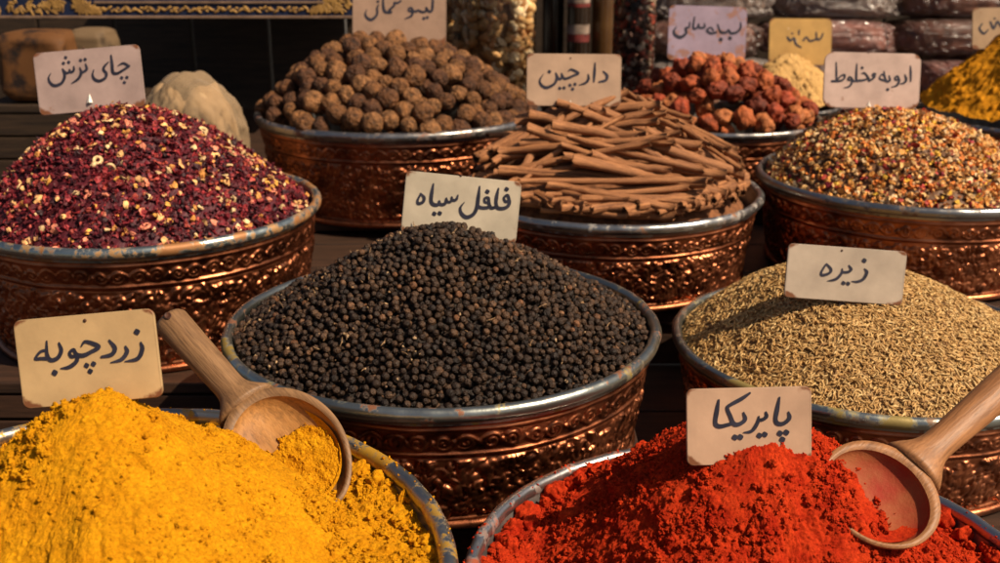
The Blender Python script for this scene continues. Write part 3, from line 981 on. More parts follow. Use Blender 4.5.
cx, cy, cz, R, h = BW['B']
HB = cone_fn(-0.022, 0.0, 0.112, R - 0.012, 1.40, 0.045, -0.008, 0.006, 9.0)
pl = Pile()
red = [(0.070, 0.005, 0.010), (0.125, 0.008, 0.014), (0.22, 0.018, 0.022), (0.026, 0.003, 0.007), (0.32, 0.05, 0.035)]
scatter(pl, HB, R - 0.016, 6000, [flake_shape(k) for k in range(8)], 0.0022, 0.0055, red, [0.3, 0.28, 0.17, 0.18, 0.07], (-0.0005, 0.003), 0.7)
scatter(pl, HB, R - 0.016, 1400, [chunk_shape(k) for k in range(5)], 0.0014, 0.0032, red, [0.25, 0.3, 0.2, 0.15, 0.10], (0, 0.003), 0.7)
cream = [(0.58, 0.31, 0.12), (0.60, 0.40, 0.20), (0.50, 0.21, 0.05), (0.52, 0.17, 0.10), (0.58, 0.28, 0.05)]
scatter(pl, HB, R - 0.016, 420, [chunk_shape(20 + k, ICO2, 0.6) for k in range(6)], 0.0016, 0.0046, cream, [0.3, 0.25, 0.15, 0.18, 0.12], (0.0015, 0.004), 0.6, 1.0)
scatter(pl, HB, R - 0.02, 240, [flake_shape(30 + k) for k in range(5)], 0.003, 0.0060, cream, [0.3, 0.2, 0.2, 0.2, 0.1], (0.0015, 0.004), 0.5, 1.2)
scatter(pl, HB, R - 0.03, 16, [ring_shape()], 0.0035, 0.0058, cream, [0.35, 0.45, 0.1, 0.05, 0.05], (0.003, 0.0045), 0.4, 1.0)
core(pl, HB, R - 0.012, 120, 0.001, (0.06, 0.006, 0.012))
o = pl.build('petal_tea', M['tea'], False, (cx, cy, Z0 + cz))
tag(o, 'heap of dark crimson petal flakes with cream florets in the left bowl', 'flower tea', None, 'stuff')

# ---- mixed spice
cx, cy, cz, R, h = BW['D']
HD = cone_fn(-0.045, 0.0, 0.088, R - 0.012, 1.45, 0.05, -0.006, 0.005, 12.0)
pl = Pile()
mixc = [(0.60, 0.36, 0.14), (0.55, 0.25, 0.06), (0.58, 0.17, 0.03), (0.32, 0.035, 0.022), (0.09, 0.04, 0.018), (0.60, 0.35, 0.035), (0.66, 0.46, 0.25), (0.26, 0.02, 0.035)]
mp = [0.26, 0.24, 0.13, 0.06, 0.13, 0.05, 0.11, 0.02]
scatter(pl, HD, R - 0.016, 3600, [chunk_shape(40 + k, ICO2, 0.7) for k in range(8)], 0.0018, 0.0042, mixc, mp, (0, 0.003), 0.7, 1.4)
scatter(pl, HD, R - 0.016, 3200, [flake_shape(50 + k) for k in range(8)], 0.0026, 0.0060, mixc, mp, (0, 0.0035), 0.7, 1.4)
core(pl, HD, R - 0.012, 120, 0.001, (0.12, 0.055, 0.025))
o = pl.build('mixed_spice', M['spice'], False, (cx, cy, Z0 + cz))
tag(o, 'speckled mound of mixed orange, cream and red spice bits', 'mixed spice', None, 'stuff')
# ---- cinnamon sticks, one by one
def quill(L, r, k):
    q = np.random.default_rng(900 + k)
    ns = 15
    m = 16
    turns = q.uniform(1.15, 1.55)
    t = np.linspace(0, 1, m)
    def spiral(sgn):
        a = sgn * (t * turns * 2 * np.pi)
        rad = r * (1 - 0.42 * t)
        return rad * np.cos(a), rad * np.sin(a)
    th = r * q.uniform(0.13, 0.2)
    ox, oy = spiral(1)
    nrm = np.hypot(ox, oy)
    ix, iy = ox * (1 - th / nrm), oy * (1 - th / nrm)
    cxs = np.concatenate([ox, ix[::-1]]); cys = np.concatenate([oy, iy[::-1]])
    nc = len(cxs)
    s = np.linspace(-0.5, 0.5, ns)
    bend = q.normal() * 0.05; bend2 = q.normal() * 0.04
    V = []
    e0, e1 = q.uniform(0.86, 1.12, 2)
    off = q.uniform(0, 6.28)
    for j, u in enumerate(s):
        sc = (e0 * (0.5 - u) + e1 * (0.5 + u)) * (1 + 0.07 * math.sin(u * 9 + k) + 0.05 * q.normal())
        tw = off + u * q.uniform(0.2, 0.5)
        c, sn = math.cos(tw), math.sin(tw)
        wob = 1 + 0.06 * noise3(np.arctan2(cys, cxs) * 1.5, u * 6 + k * 3.3, 0.5)
        y = (cxs * c - cys * sn) * sc * wob; z = (cxs * sn + cys * c) * sc * 0.86 * wob
        dx = 0.0
        if j in (0, ns - 1):
            dx = 0.004 * noise3(cxs * 300 + k, cys * 300, 1.1)
        V.append(np.stack([np.full(nc, u * L) + dx, y + bend * L * (4 * u * u - 1) * 0.5 + 0.0006 * q.normal(), z + bend2 * L * (4 * u * u - 1) * 0.5], -1))
    V = np.concatenate(V)
    F = grid_faces(nc, ns, True)
    # end strips (the spiral edge of the bark)
    cap = []
    for j, flip in ((0, False), (ns - 1, True)):
        for i in range(m - 1):
            f = (j * nc + i, j * nc + i + 1, j * nc + nc - 2 - i, j * nc + nc - 1 - i)
            cap.append(f[::-1] if not flip else f)
    return V, np.concatenate([F[:, ::-1], np.array(cap)])

cx, cy, cz, R, h = BW['C']
HC = cone_fn(-0.010, 0.02, 0.096, R - 0.010, 1.65, 0.08, -0.013, 0.004, 15.0)
Qm = []
for k in range(14):
    L = 0.130 + 0.020 * (k % 7); r = [0.0054, 0.0068, 0.0046, 0.0078, 0.0060][k % 5]
    V, F = quill(L, r, k)
    Qm.append((mesh_data('cinnamon_stick', V, [F], M['cinnamon'], True), L, r))
def stick(x, y, yaw, k, lift, where):
    me, L, r = Qm[k % 14]
    dx, dy = math.cos(yaw), math.sin(yaw)
    # keep both ends inside the rim
    for _ in range(12):
        a = math.hypot(x + dx * L / 2, y + dy * L / 2); b = math.hypot(x - dx * L / 2, y - dy * L / 2)
        mx = max(a, b)
        if mx < R - 0.021: break
        s_ = 1 if a > b else -1
        x -= s_ * dx * 0.008 + 0.1 * (x if abs(a - b) < 0.004 else 0); y -= s_ * dy * 0.008 + 0.1 * (y if abs(a - b) < 0.004 else 0)
    if mx > R - 0.018: return
    e = L * 0.46
    ts = np.linspace(-e, e, 9)
    hs = HC(x + dx * ts, y + dy * ts)
    A = np.stack([ts, np.ones(9)], 1)
    sl, b0 = np.linalg.lstsq(A, hs, rcond=None)[0]
    pitch = math.atan(sl)
    z = b0 + r * 0.35 + lift + max(0, float((hs - (sl * ts + b0)).max())) * 0.5
    o = link('cinnamon_stick', me)
    o.matrix_world = Matrix.Translation((cx + x, cy + y, Z0 + cz + z)) @ Matrix.Rotation(yaw, 4, 'Z') @ Matrix.Rotation(-pitch, 4, 'Y') @ Matrix.Rotation(random.uniform(-3, 3), 4, 'X')
    tag(o, where, 'cinnamon stick', 'cinnamon sticks in the bowl')
LONG = 'rolled cinnamon stick lying lengthwise across the middle of the pile'
LEFT = 'rolled cinnamon stick at the left of the pile pointing towards the viewer'
RINGL = 'rolled cinnamon stick lying along the front rim of its bowl'
CROSS = 'thin cinnamon stick lying aslant over the right shoulder of the pile'
kk = 0
for y in np.linspace(0.155, -0.172, 25):
    half = math.sqrt(max(0.0, (R - 0.02) ** 2 - y * y))
    x = -half + 0.02 + rng.uniform(0, 0.03) if y < -0.02 else -min(half, 0.10) + rng.uniform(0, 0.03)
    while x < half - 0.02:
        L = Qm[kk % 14][1]
        for lay in range(2 if rng.uniform() < 0.45 else 1):
            stick(x + L * 0.4 + rng.normal() * 0.008, y + rng.normal() * 0.006, -0.12 + rng.normal() * 0.09, kk, -0.006 + 0.008 * lay + rng.uniform(-.003, .004), LONG)
            kk += 3 if lay else 1
        x += L * 0.60
for k in range(26):
    x, y = rng.uniform(-0.175, -0.09), rng.uniform(-0.14, 0.10)
    if math.hypot(x, y) > R - 0.03: continue
    stick(x, y, 0.75 + rng.normal() * 0.35 + (math.pi if k % 2 else 0), kk, rng.uniform(-0.003, 0.007), LEFT); kk += 1
for ring, cnt in ((0.178, 14), (0.170, 13), (0.156, 11)):
    for k in range(cnt):
        a_ = math.radians(188 + 164 * (k + rng.uniform(-0.25, 0.25)) / (cnt - 1))
        q_ = [0, 7, 1, 8][k % 4]
        L_ = Qm[q_ % 14][1]
        rad_ = min(ring, math.sqrt((R - 0.022) ** 2 - L_ * L_ / 4) - 0.001)
        stick(rad_ * math.cos(a_), rad_ * math.sin(a_), a_ + math.pi / 2 + rng.normal() * 0.10, q_, rng.uniform(-0.001, 0.004), RINGL)
for k in range(16):
    u = k / 15
    stick(0.04 + 0.11 * u + rng.normal() * 0.01, 0.05 - 0.07 * u + rng.normal() * 0.018, -0.85 + rng.normal() * 0.16, 2 + (k % 3) * 5, 0.009 + rng.uniform(0, 0.004), CROSS)
pl = Pile()
core(pl, HC, R - 0.012, 80, 0.020, (0.1, 0.04, 0.015))
X_, Y_ = disc_grid(60)
o = mk('bark_crumbs', np.concatenate(pl.V), [np.concatenate(f) for f in pl.F.values()], M['undercinn'], None, True, None, (cx, cy, Z0 + cz))
tag(o, 'brown bark crumbs packed beneath the cinnamon sticks', 'bark crumbs', None, 'stuff')

# ---- dried limes and red fruits, one by one
def blob(k, lump, wr, knob):
    V, F = ICO4
    q = np.random.default_rng(1300 + k)
    d = 1 + lump * noise3(V[:, 0] * 1.3 + k * 4.1, V[:, 1] * 1.3, V[:, 2] * 1.3)
    d = d + wr * np.abs(noise3(V[:, 0] * 3.2 + k, V[:, 1] * 3.2, V[:, 2] * 3.2)) - wr * 0.5
    if knob:
        ax = q.normal(size=3); ax /= np.linalg.norm(ax)
        d = d + 0.22 * np.exp(-((V @ ax - 1) / 0.18) ** 2)
    return V * d[:, None], F

def pile_of(key, H, r, mats, shapes, name, cat, group, labels, keep=0.76):
    cx, cy, cz, R, h = BW[key]
    Pp = poisson(R - r * 1.2, 2 * r * keep, 30000)
    p, nn = surf(H, Pp)
    p = p + nn * rng.uniform(-0.25, 0.45, (len(p), 1)) * r
    low = poisson(R - r * 1.1, 2 * r * 0.9, 8000)
    p2, n2 = surf(H, low); p2 = p2 - n2 * 1.1 * r
    vis = len(p)
    p = np.concatenate([p, p2])
    for q in range(len(p)):
        x, y, z = p[q]
        if q >= vis and y > 0.05: continue
        me = shapes[int(rng.integers(len(shapes)))]
        o = link(name, me)
        s = random.uniform(0.82, 1.14)
        o.matrix_world = Matrix.Translation((cx + x, cy + y, Z0 + cz + z)) @ Matrix(rand_rot(1)[0].tolist()).to_4x4() @ Matrix.Scale(s, 4)
        zone = 0 if q >= vis else (1 if z < 0.030 and y < 0 else (2 if z > 0.062 else 3))
        tag(o, labels[zone], cat, group)

limecols = [(0.130, 0.052, 0.016), (0.158, 0.066, 0.021), (0.100, 0.038, 0.012), (0.19, 0.083, 0.029), (0.075, 0.028, 0.010)]
HL = cone_fn(-0.030, 0.01, 0.108, BW['H'][3] - 0.012, 1.5, 0.05, 0.0, 0.004, 20.0)
lm = []
for k in range(10):
    V, F = blob(k, 0.11, 0.09, k % 4 == 0)
    lm.append(mesh_data('dried_lime', V * 0.0152, [F], M['lime'], True, np.tile(np.array(limecols[k % 5]), (len(V), 1))))
pile_of('H', HL, 0.0152, None, lm, 'dried_lime', 'dried lime', 'dried limes in the bowl',
        ['round brown dried lime glimpsed deep between the others', 'round brown dried lime low against the near rim', 'round brown dried lime near the top of the heap', 'round brown dried lime halfway up the heap'], 0.72)
frcols = [(0.23, 0.046, 0.014), (0.28, 0.070, 0.020), (0.165, 0.030, 0.011), (0.31, 0.100, 0.032), (0.11, 0.021, 0.009), (0.24, 0.040, 0.015)]
HF = cone_fn(-0.02, 0.0, 0.092, BW['I'][3] - 0.010, 1.5, 0.04, 0.002, 0.004, 23.0)
fm = []
for k in range(10):
    V, F = blob(40 + k, 0.30, 0.22, k % 3 == 0)
    V = V * np.array([1.1, 0.9, 0.85]) * 0.0162
    fm.append(mesh_data('dried_fruit', V, [F], M['fruit'], True, np.tile(np.array(frcols[k % 6]), (len(V), 1))))
pile_of('I', HF, 0.0162, None, fm, 'dried_fruit', 'dried fruit', 'wrinkled red dried fruits in the bowl',
        ['wrinkled red dried fruit glimpsed deep between the others', 'wrinkled orange red dried fruit low against the near rim', 'wrinkled orange red dried fruit near the top below the lavender sign', 'wrinkled red dried fruit halfway up the heap'], 0.72)

# ------------------------------------------------------------------ scoops
def scoop(C, hx, view, a, b, dep, hl, r0, r1, mout, min_, label, hdrop=0.0, tip=0.0):
    hx = Vector(hx).normalized(); n = Vector(view); n = (n - n.dot(hx) * hx).normalized()
    y = n.cross(hx)
    root = empty('wooden_scoop', C, label, 'scoop')
    root.rotation_euler = Matrix((hx, y, n)).transposed().to_euler()
    # bowl: local x along the handle, z out of the opening
    nu, nv = 72, 18
    U = np.linspace(0, 2 * np.pi, nu, endpoint=False)
    def shell(sa, sb, sd, zoff, sh=0.0):
        v = np.linspace(0, np.pi / 2, nv)
        Vg, Ug = np.meshgrid(v, U, indexing='ij')
        lip = 1 + tip * np.clip(-np.cos(Ug), 0, 1) ** 2
        q = np.cos(Vg) ** 0.8
        x = sa * q * np.cos(Ug) * lip - sh; yy = sb * q * np.sin(Ug)
        z = -sd * np.sin(Vg) ** 1.1 + zoff
        z = z + 0.0006 * noise3(Ug * 1.3, Vg * 2, sa * 100)
        return np.stack([x, yy, z], -1).reshape(-1, 3)
    th = 0.0056
    Vo = shell(a, b, dep, 0.0); Vi = shell(a - th, b - th * 0.85, dep - th * 0.9, 0.0, th * 0.45)
    Fo = grid_faces(nu, nv, True)
    # rounded rim between the shells
    rim = []
    for k, (f, zz) in enumerate(((0.25, 0.0009), (0.5, 0.0012), (0.75, 0.0009))):
        rim.append(Vo[:nu] * (1 - f) + Vi[:nu] * f + np.array([0, 0, zz]))
    RV = np.concatenate([Vo[:nu]] + rim + [Vi[:nu]])
    mk('scoop_bowl', np.concatenate([Vo, RV]), [Fo[:, ::-1], grid_faces(nu, 5, True) + len(Vo)], mout, root)
    mk('scoop_inside', Vi, [Fo], min_, root)
    # handle
    ns, nc = 34, 24
    s = np.linspace(0, 1, ns)
    V = []
    for k, u in enumerate(s):
        x = a * 0.955 + u * hl
        neck = math.exp(-((u) / 0.10) ** 2)
        r = r0 + (r1 - r0) * (u ** 0.8) + 0.55 * b * neck * 0.55
        ry, rz = r * 1.08, (r0 + (r1 - r0) * u ** 0.8) * 0.86 + 0.16 * b * neck
        if u > 0.94:
            f = math.sqrt(max(0, 1 - ((u - 0.94) / 0.06) ** 2)); ry *= max(f, 0.02); rz *= max(f, 0.02)
        zc = -0.0065 - 0.16 * dep * neck + hdrop * u * u
        ang = np.linspace(0, 2 * np.pi, nc, endpoint=False)
        V.append(np.stack([np.full(nc, x), ry * np.cos(ang), zc + rz * np.sin(ang) + 0.0004 * noise3(ang, u * 5, 1.0)], -1))
    hV = np.concatenate(V)
    ho = mk('handle', hV, [grid_faces(nc, ns, True), np.arange(nc)[None, ::-1]], mout, root)
    # hanging hole near the end: a flat dark disc painted as the shade inside it
    xh = a * 0.955 + hl * 0.93
    rh = 0.0026
    ang = np.linspace(0, 2 * np.pi, 20, endpoint=False)
    zt = -0.006 + hdrop * .87 + (r1 * 0.86) * 0.985
    V = np.concatenate([np.stack([xh + rh * f * np.cos(ang), rh * f * 0.8 * np.sin(ang), np.full(20, zt + dz)], -1) for f, dz in ((1.25, 0.0003), (1.0, 0.0007), (0.9, 0.0004), (0.02, 0.0003))])
    mk('hanging_hole_disc', V, [grid_faces(20, 4, True)], M['pin'], ho)
    return root

def cam_dir(P): return Vector((0, 0, Z0)) - Vector(P)
C1 = at(285, 448, 0.662)
E1 = at(171, 320, 0.745)
scoop(C1, E1 - C1, cam_dir(C1) + Vector((-0.05, 0, 0.20)), 0.051, 0.040, 0.020, (E1 - C1).length - 0.0478 + 0.008, 0.0095, 0.0120, M['scoop_pale'], M['scoop_in'],
      'greyish wooden scoop half full of turmeric leaning on the bowl rim', tip=0.12)
C2 = at(880, 493, 0.604)
E2 = at(1030, 362, 0.69)
scoop(C2, E2 - C2, cam_dir(C2) + Vector((-0.04, 0, 0.14)), 0.0365, 0.0385, 0.0185, (E2 - C2).length - 0.0339 + 0.012, 0.0085, 0.0125, M['scoop_warm'], M['scoop_in_red'],
      'warm brown wooden scoop stuck in the paprika with red dust inside', tip=0.0)

# powder lying in the turmeric scoop
def scoop_fill(C, E, view, a, b, dep, mat, label, name='turmeric_powder', deep=0.0):
    hx = (E - C).normalized(); n = Vector(view); n = (n - n.dot(hx) * hx).normalized(); y = n.cross(hx)
    Rm = np.array([hx[:], y[:], n[:]]).T
    X, Y = disc_grid(150)
    rr = np.sqrt(X * X + Y * Y)
    x = X * a * 0.97 - 0.004; yy = Y * b * 0.97
    shell = -dep * np.sqrt(np.clip(1 - (x / a) ** 2 - (yy / b) ** 2, 0, 1)) ** 1.1
    lvl = -0.0085 - deep - 0.20 * (x + 0.012) - 0.10 * yy + 0.0016 * fbm(X * 5, Y * 5, 3.1, 3) + 0.0012 * np.abs(fbm(X * 16, Y * 16, 4.1, 3))
    z = np.where(lvl > shell + 0.0006, lvl, shell - 0.002)
    V = np.stack([x, yy, z], -1).reshape(-1, 3) @ Rm.T
    o = mk(name, V, [grid_faces(150, 150)], mat, None, True, None, C)
    return tag(o, label, 'spice powder')
scoop_fill(C1, E1, cam_dir(C1) + Vector((-0.05, 0, 0.20)), 0.050 - 0.0066, 0.039 - 0.0060, 0.0145, M['turmeric'], 'loose golden powder lying inside the greyish wooden scoop')

scoop_fill(C2, E2, cam_dir(C2) + Vector((-0.04, 0, 0.14)), 0.0365 - 0.0072, 0.0385 - 0.0062, 0.0125, M['paprika'], 'thin drift of red powder lying inside the warm brown wooden scoop', 'paprika_powder', 0.0022)

# ------------------------------------------------------------------ lettered cards
def catmull(P, n=14):
    P = np.array(P, float)
    if len(P) < 3: 
        t = np.linspace(0, 1, n * 2)[:, None]
        return P[0] * (1 - t) + P[-1] * t if len(P) == 2 else P
    Q = np.concatenate([[2 * P[0] - P[1]], P, [2 * P[-1] - P[-2]]])
    out = []
    for k in range(1, len(Q) - 2):
        t = np.linspace(0, 1, n, endpoint=False)[:, None]
        a, b, c, d = Q[k - 1:k + 3]
        out.append(0.5 * (2 * b + (c - a) * t + (2 * a - 5 * b + 4 * c - d) * t ** 2 + (3 * b - a - 3 * c + d) * t ** 3))
    out.append(P[-1:])
    return np.concatenate(out)

def ink_mesh(strokes, dots, sc, ox, oy, tolocal, res=0.22, y_off=-0.0004):
    """strokes in zoomed pixels -> one flat lettering sheet without overlaps (marching squares)"""
    S_ = [catmull(s) for s in strokes]
    allp = np.concatenate(S_ + [np.array([[x, y, 2 * r] for x, y, r in dots])]) if dots else np.concatenate(S_)
    wmax = allp[:, 2].max()
    x0, y0 = allp[:, 0].min() - wmax, allp[:, 1].min() - wmax
    x1, y1 = allp[:, 0].max() + wmax, allp[:, 1].max() + wmax
    st = res * sc
    nx, ny = int((x1 - x0) / st) + 2, int((y1 - y0) / st) + 2
    Fd = np.full((ny, nx), -wmax)
    def put(x, y, r, l1):
        k = int((r + 3 * st) / st) + 2
        ix, iy = int((x - x0) / st), int((y - y0) / st)
        a0, a1, b0, b1 = max(0, ix - k), min(nx, ix + k), max(0, iy - k), min(ny, iy + k)
        X, Y = np.meshgrid(x0 + np.arange(a0, a1) * st - x, y0 + np.arange(b0, b1) * st - y)
        if l1:
            c, s = math.cos(0.5), math.sin(0.5)
            u, v = X * c + Y * s, -X * s + Y * c
            d = 0.45 * np.hypot(u, v) + 0.55 * np.maximum(np.abs(u), np.abs(v))
        else:
            # broad nib held at an angle
            c, s = math.cos(-0.9), math.sin(-0.9)
            u, v = X * c + Y * s, -X * s + Y * c
            d = np.hypot(u * 0.93, v * 1.10)
        Fd[b0:b1, a0:a1] = np.maximum(Fd[b0:b1, a0:a1], r - d)
    for s in S_:
        for p, q in zip(s[:-1], s[1:]):
            for t in (0, 0.5):
                x, y, w_ = p * (1 - t) + q * t
                put(x, y, w_ / 2, False)
    for x, y, r in dots: put(x, y, r, True)
    V = []; cache = {}; faces = {}
    def vert(key, x, y):
        if key not in cache:
            cache[key] = len(V); V.append((x, y))
        return cache[key]
    inside = Fd > 0
    any_ = inside[:-1, :-1] | inside[1:, :-1] | inside[:-1, 1:] | inside[1:, 1:]
    for j, i in zip(*np.nonzero(any_)):
        cs = [(j, i), (j, i + 1), (j + 1, i + 1), (j + 1, i)]
        poly = []
        for k in range(4):
            a, b = cs[k], cs[(k + 1) % 4]
            fa, fb = Fd[a], Fd[b]
            if fa > 0: poly.append(vert(a, x0 + a[1] * st, y0 + a[0] * st))
            if (fa > 0) != (fb > 0):
                t = fa / (fa - fb)
                key = (a, b) if a < b else (b, a)
                poly.append(vert(key, x0 + (a[1] + (b[1] - a[1]) * t) * st, y0 + (a[0] + (b[0] - a[0]) * t) * st))
        if len(poly) >= 3: faces.setdefault(len(poly), []).append(poly)
    Vp = np.array(V)
    px, py = ox + Vp[:, 0] / sc, oy + Vp[:, 1] / sc
    L = tolocal(px, py)
    L[:, 1] = y_off
    return L, [np.array(f) for f in faces.values()]

def card(corners, yd, lean, mat, label, ink, sc, ox, oy, strokes, dots=(), clip=None, pin=None, rad=0.09, thick=0.0022, yaw=0.0):
    (TL, TR, BR, BL) = corners
    ctr = np.mean(np.array(corners), 0)
    P0 = np.array(at(ctr[0], ctr[1], yd)); P0[2] -= Z0
    n = np.array([math.sin(yaw) * math.cos(lean), -math.cos(yaw) * math.cos(lean), math.sin(lean)])
    def hit(px, py):
        r = ray(px, py)
        return r * (P0 @ n) / (r @ n)
    c = [hit(*p) for p in corners]
    right = (c[1] - c[0]) + (c[2] - c[3]); wd = np.linalg.norm(right) / 2; right /= np.linalg.norm(right)
    up = (c[0] - c[3]) + (c[1] - c[2]); ht = np.linalg.norm(up) / 2
    up = up - (up @ right) * right; up /= np.linalg.norm(up)
    fw = np.cross(up, right); fw = np.cross(right, up) * -1   # local +y, away from the camera
    fw = -np.cross(right, up)
    org = sum(c) / 4
    root = empty('price_card', tuple(org + np.array([0, 0, Z0])), label, 'card')
    root['category'] = 'sign'
    root.name = 'sign_card'
    Mx = Matrix((right.tolist(), fw.tolist(), up.tolist())).transposed()
    root.rotation_euler = Mx.to_euler()
    def tolocal(px, py):
        out = np.zeros((len(px), 3))
        for k, (a, b) in enumerate(zip(px, py)):
            d = hit(a, b) - org
            out[k] = (d @ right, 0, d @ up)
        return out
    # rounded card plate
    r = rad * min(wd, ht)
    pts = []
    for (sx, sz, a0) in ((1, 1, 0), (-1, 1, 90), (-1, -1, 180), (1, -1, 270)):
        for a in np.linspace(a0, a0 + 90, 7):
            pts.append((sx * (wd / 2 - r) + r * math.cos(math.radians(a)), sz * (ht / 2 - r) + r * math.sin(math.radians(a))))
    bm = bmesh.new()
    vs = [bm.verts.new((x, 0, z)) for x, z in pts]
    f = bm.faces.new(vs)
    ex = bmesh.ops.extrude_face_region(bm, geom=[f])
    for v in ex['geom']:
        if isinstance(v, bmesh.types.BMVert): v.co.y += thick
    bmesh.ops.recalc_face_normals(bm, faces=bm.faces[:])
    es = [e for e in bm.edges if abs(e.verts[0].co.y - e.verts[1].co.y) < 1e-6]
    bmesh.ops.bevel(bm, geom=es, offset=thick * 0.22, segments=1, affect='EDGES')
    plate = bm_obj('card_plate', bm, mat, root)
    if strokes or dots:
        L, F = ink_mesh(strokes, list(dots), sc, ox, oy, tolocal)
        mk('lettering', L, F, ink, plate, False)
    if pin:
        L = tolocal(np.array([pin[0]]), np.array([pin[1]]))[0]
        V, F = ICO2
        mk('pin', V * np.array([0.0011, 0.0006, 0.0011]) + np.array([L[0], -0.0002, L[2]]), [F], M['pin'], plate)
    if clip:
        L = tolocal(np.array([clip[0]]), np.array([clip[1]]))[0]
        s = wd * 0.022
        bm = bmesh.new()
        a = [bm.verts.new((L[0] + x * s, y * s, L[2] + z * s)) for x, y, z in ((-1.2, -0.6, -2.4), (1.2, -0.6, -2.4), (0.15, -0.2, 1.5), (-1.2, -0.0004 / s, -2.4), (1.2, -0.0004 / s, -2.4), (0.15, -0.0004 / s, 1.6), (0.2, -1.5, -2.4))]
        for q in ((0, 6, 2), (6, 1, 2), (0, 3, 5), (0, 5, 2), (1, 2, 5), (1, 5, 4), (3, 4, 5)):
            try: bm.faces.new([a[k] for k in q])
            except ValueError: pass
        bmesh.ops.recalc_face_normals(bm, faces=bm.faces[:])
        bm_obj('clip', bm, M['clip'], root)
    # thin stake behind the card going down into the heap
    bm = box_vf(-0.003, 0.003, thick + 0.0003, thick + 0.0035, -ht / 2 - 0.035, ht * 0.25, 0.0006)
    bm_obj('stake', bm, M['crate'], root)
    return root

CARD = dict(
    tea=mat_card('card_pink_grey', (0.344, 0.245, 0.219)), lime=mat_card('card_brown_pink', (0.292, 0.185, 0.129)),
    cin=mat_card('card_tan', (0.404, 0.267, 0.181)), pep=mat_card('card_ivory', (0.447, 0.378, 0.284)),
    mix=mat_card('card_rose', (0.464, 0.331, 0.280)), cum=mat_card('card_grey_beige', (0.396, 0.318, 0.245)),
    tur=mat_card('card_sand', (0.447, 0.297, 0.146)), pap=mat_card('card_salmon', (0.439, 0.280, 0.185)),
    fru=mat_card('card_lavender', (0.284, 0.215, 0.275), blot=1.0, blotcol=(0.26, 0.12, 0.08)), bei=mat_card('card_amber', (0.430, 0.249, 0.073), blot=0.3, blotcol=(0.62, 0.5, 0.36)),
    edg=mat_card('card_dull_tan', (0.344, 0.224, 0.129)))
LN = math.radians(14)
# sour tea
card([(33, 53), (139, 44), (146, 106), (39, 116)], 1.225, LN, CARD['tea'], 'pinkish card standing in the dark red petal tea', M['ink'], 8.04, 30, 40,
     [[(652, 122, 14), (660, 190, 26), (668, 258, 26), (700, 268, 24), (742, 246, 22), (800, 208, 20)], [(796, 210, 22), (752, 186, 20), (708, 206, 9)],
      [(632, 176, 10), (600, 210, 22), (592, 238, 22), (614, 268, 24), (606, 304, 26), (560, 328, 26), (520, 315, 24), (504, 280, 18), (514, 236, 8)],
      [(447, 192, 12), (457, 232, 24), (432, 255, 22), (408, 264, 22)], [(402, 222, 12), (412, 265, 24), (388, 312, 24), (333, 350, 8)],
      [(353, 212, 12), (352, 244, 22), (328, 258, 20), (318, 236, 12), (316, 256, 20), (292, 264, 20), (262, 232, 12), (280, 285, 24), (258, 342, 26), (205, 366, 26), (166, 346, 22), (150, 305, 16), (168, 266, 7)]],
     [(738, 303, 13), (780, 300, 13), (760, 340, 13), (408, 162, 13), (444, 155, 13), (288, 140, 13), (270, 186, 13), (312, 178, 13)], clip=(89.5, 97), pin=(83.5, 47.8))
# dried lime, cut by the top of the frame
card([(351.5, -22), (445.5, -22), (447, 46), (353, 44)], 1.745, LN, CARD['lime'], 'dull pink brown card cut by the top edge above the dried limes', M['ink'], 9.09, 345, 0,
     [[(800, -60, 14), (797, 30, 24), (790, 92, 26), (762, 102, 24), (738, 66, 14), (735, 100, 22), (700, 108, 24), (664, 92, 22), (645, 104, 22), (618, 96, 20), (606, 72, 20), (582, 74, 18), (580, 98, 18), (610, 104, 24), (604, 142, 24), (542, 172, 8)],
      [(505, 8, 22), (478, 26, 20), (450, 22, 20), (446, 50, 22), (420, 74, 24), (402, 92, 22), (420, 110, 22), (388, 112, 24), (358, 98, 26), (347, 40, 24), (346, -40, 12)],
      [(306, 40, 12), (292, 72, 20), (294, 110, 22), (282, 145, 26), (240, 178, 28), (200, 160, 24), (184, 124, 18), (200, 84, 7)]],
     [(716, 166, 14), (748, 158, 14), (300, 12, 13)], clip=(398.5, 36))
# cinnamon
card([(526, 53.6), (620.5, 53.6), (621.7, 107), (527, 105)], 1.405, LN, CARD['cin'], 'tan card standing on top of the cinnamon sticks', M['ink'], 8.8, 520, 48,
     [[(732, 204, 12), (766, 242, 26), (754, 282, 26), (694, 298, 16)], [(660, 130, 12), (656, 210, 26), (650, 298, 16)], [(600, 230, 12), (602, 272, 26), (576, 306, 24), (514, 328, 6)],
      [(424, 204, 9), (452, 188, 20), (512, 220, 24), (470, 242, 22), (424, 263, 24), (388, 266, 22), (366, 222, 12), (366, 262, 22), (342, 270, 22), (315, 218, 12), (324, 266, 24), (300, 316, 26), (236, 347, 28), (190, 326, 24), (174, 282, 18), (208, 226, 7)]],
     [(258, 207, 15), (440, 326, 14), (484, 318, 14), (463, 360, 14), (350, 353, 14), (388, 350, 14)], clip=(570, 103), pin=(570.5, 58))
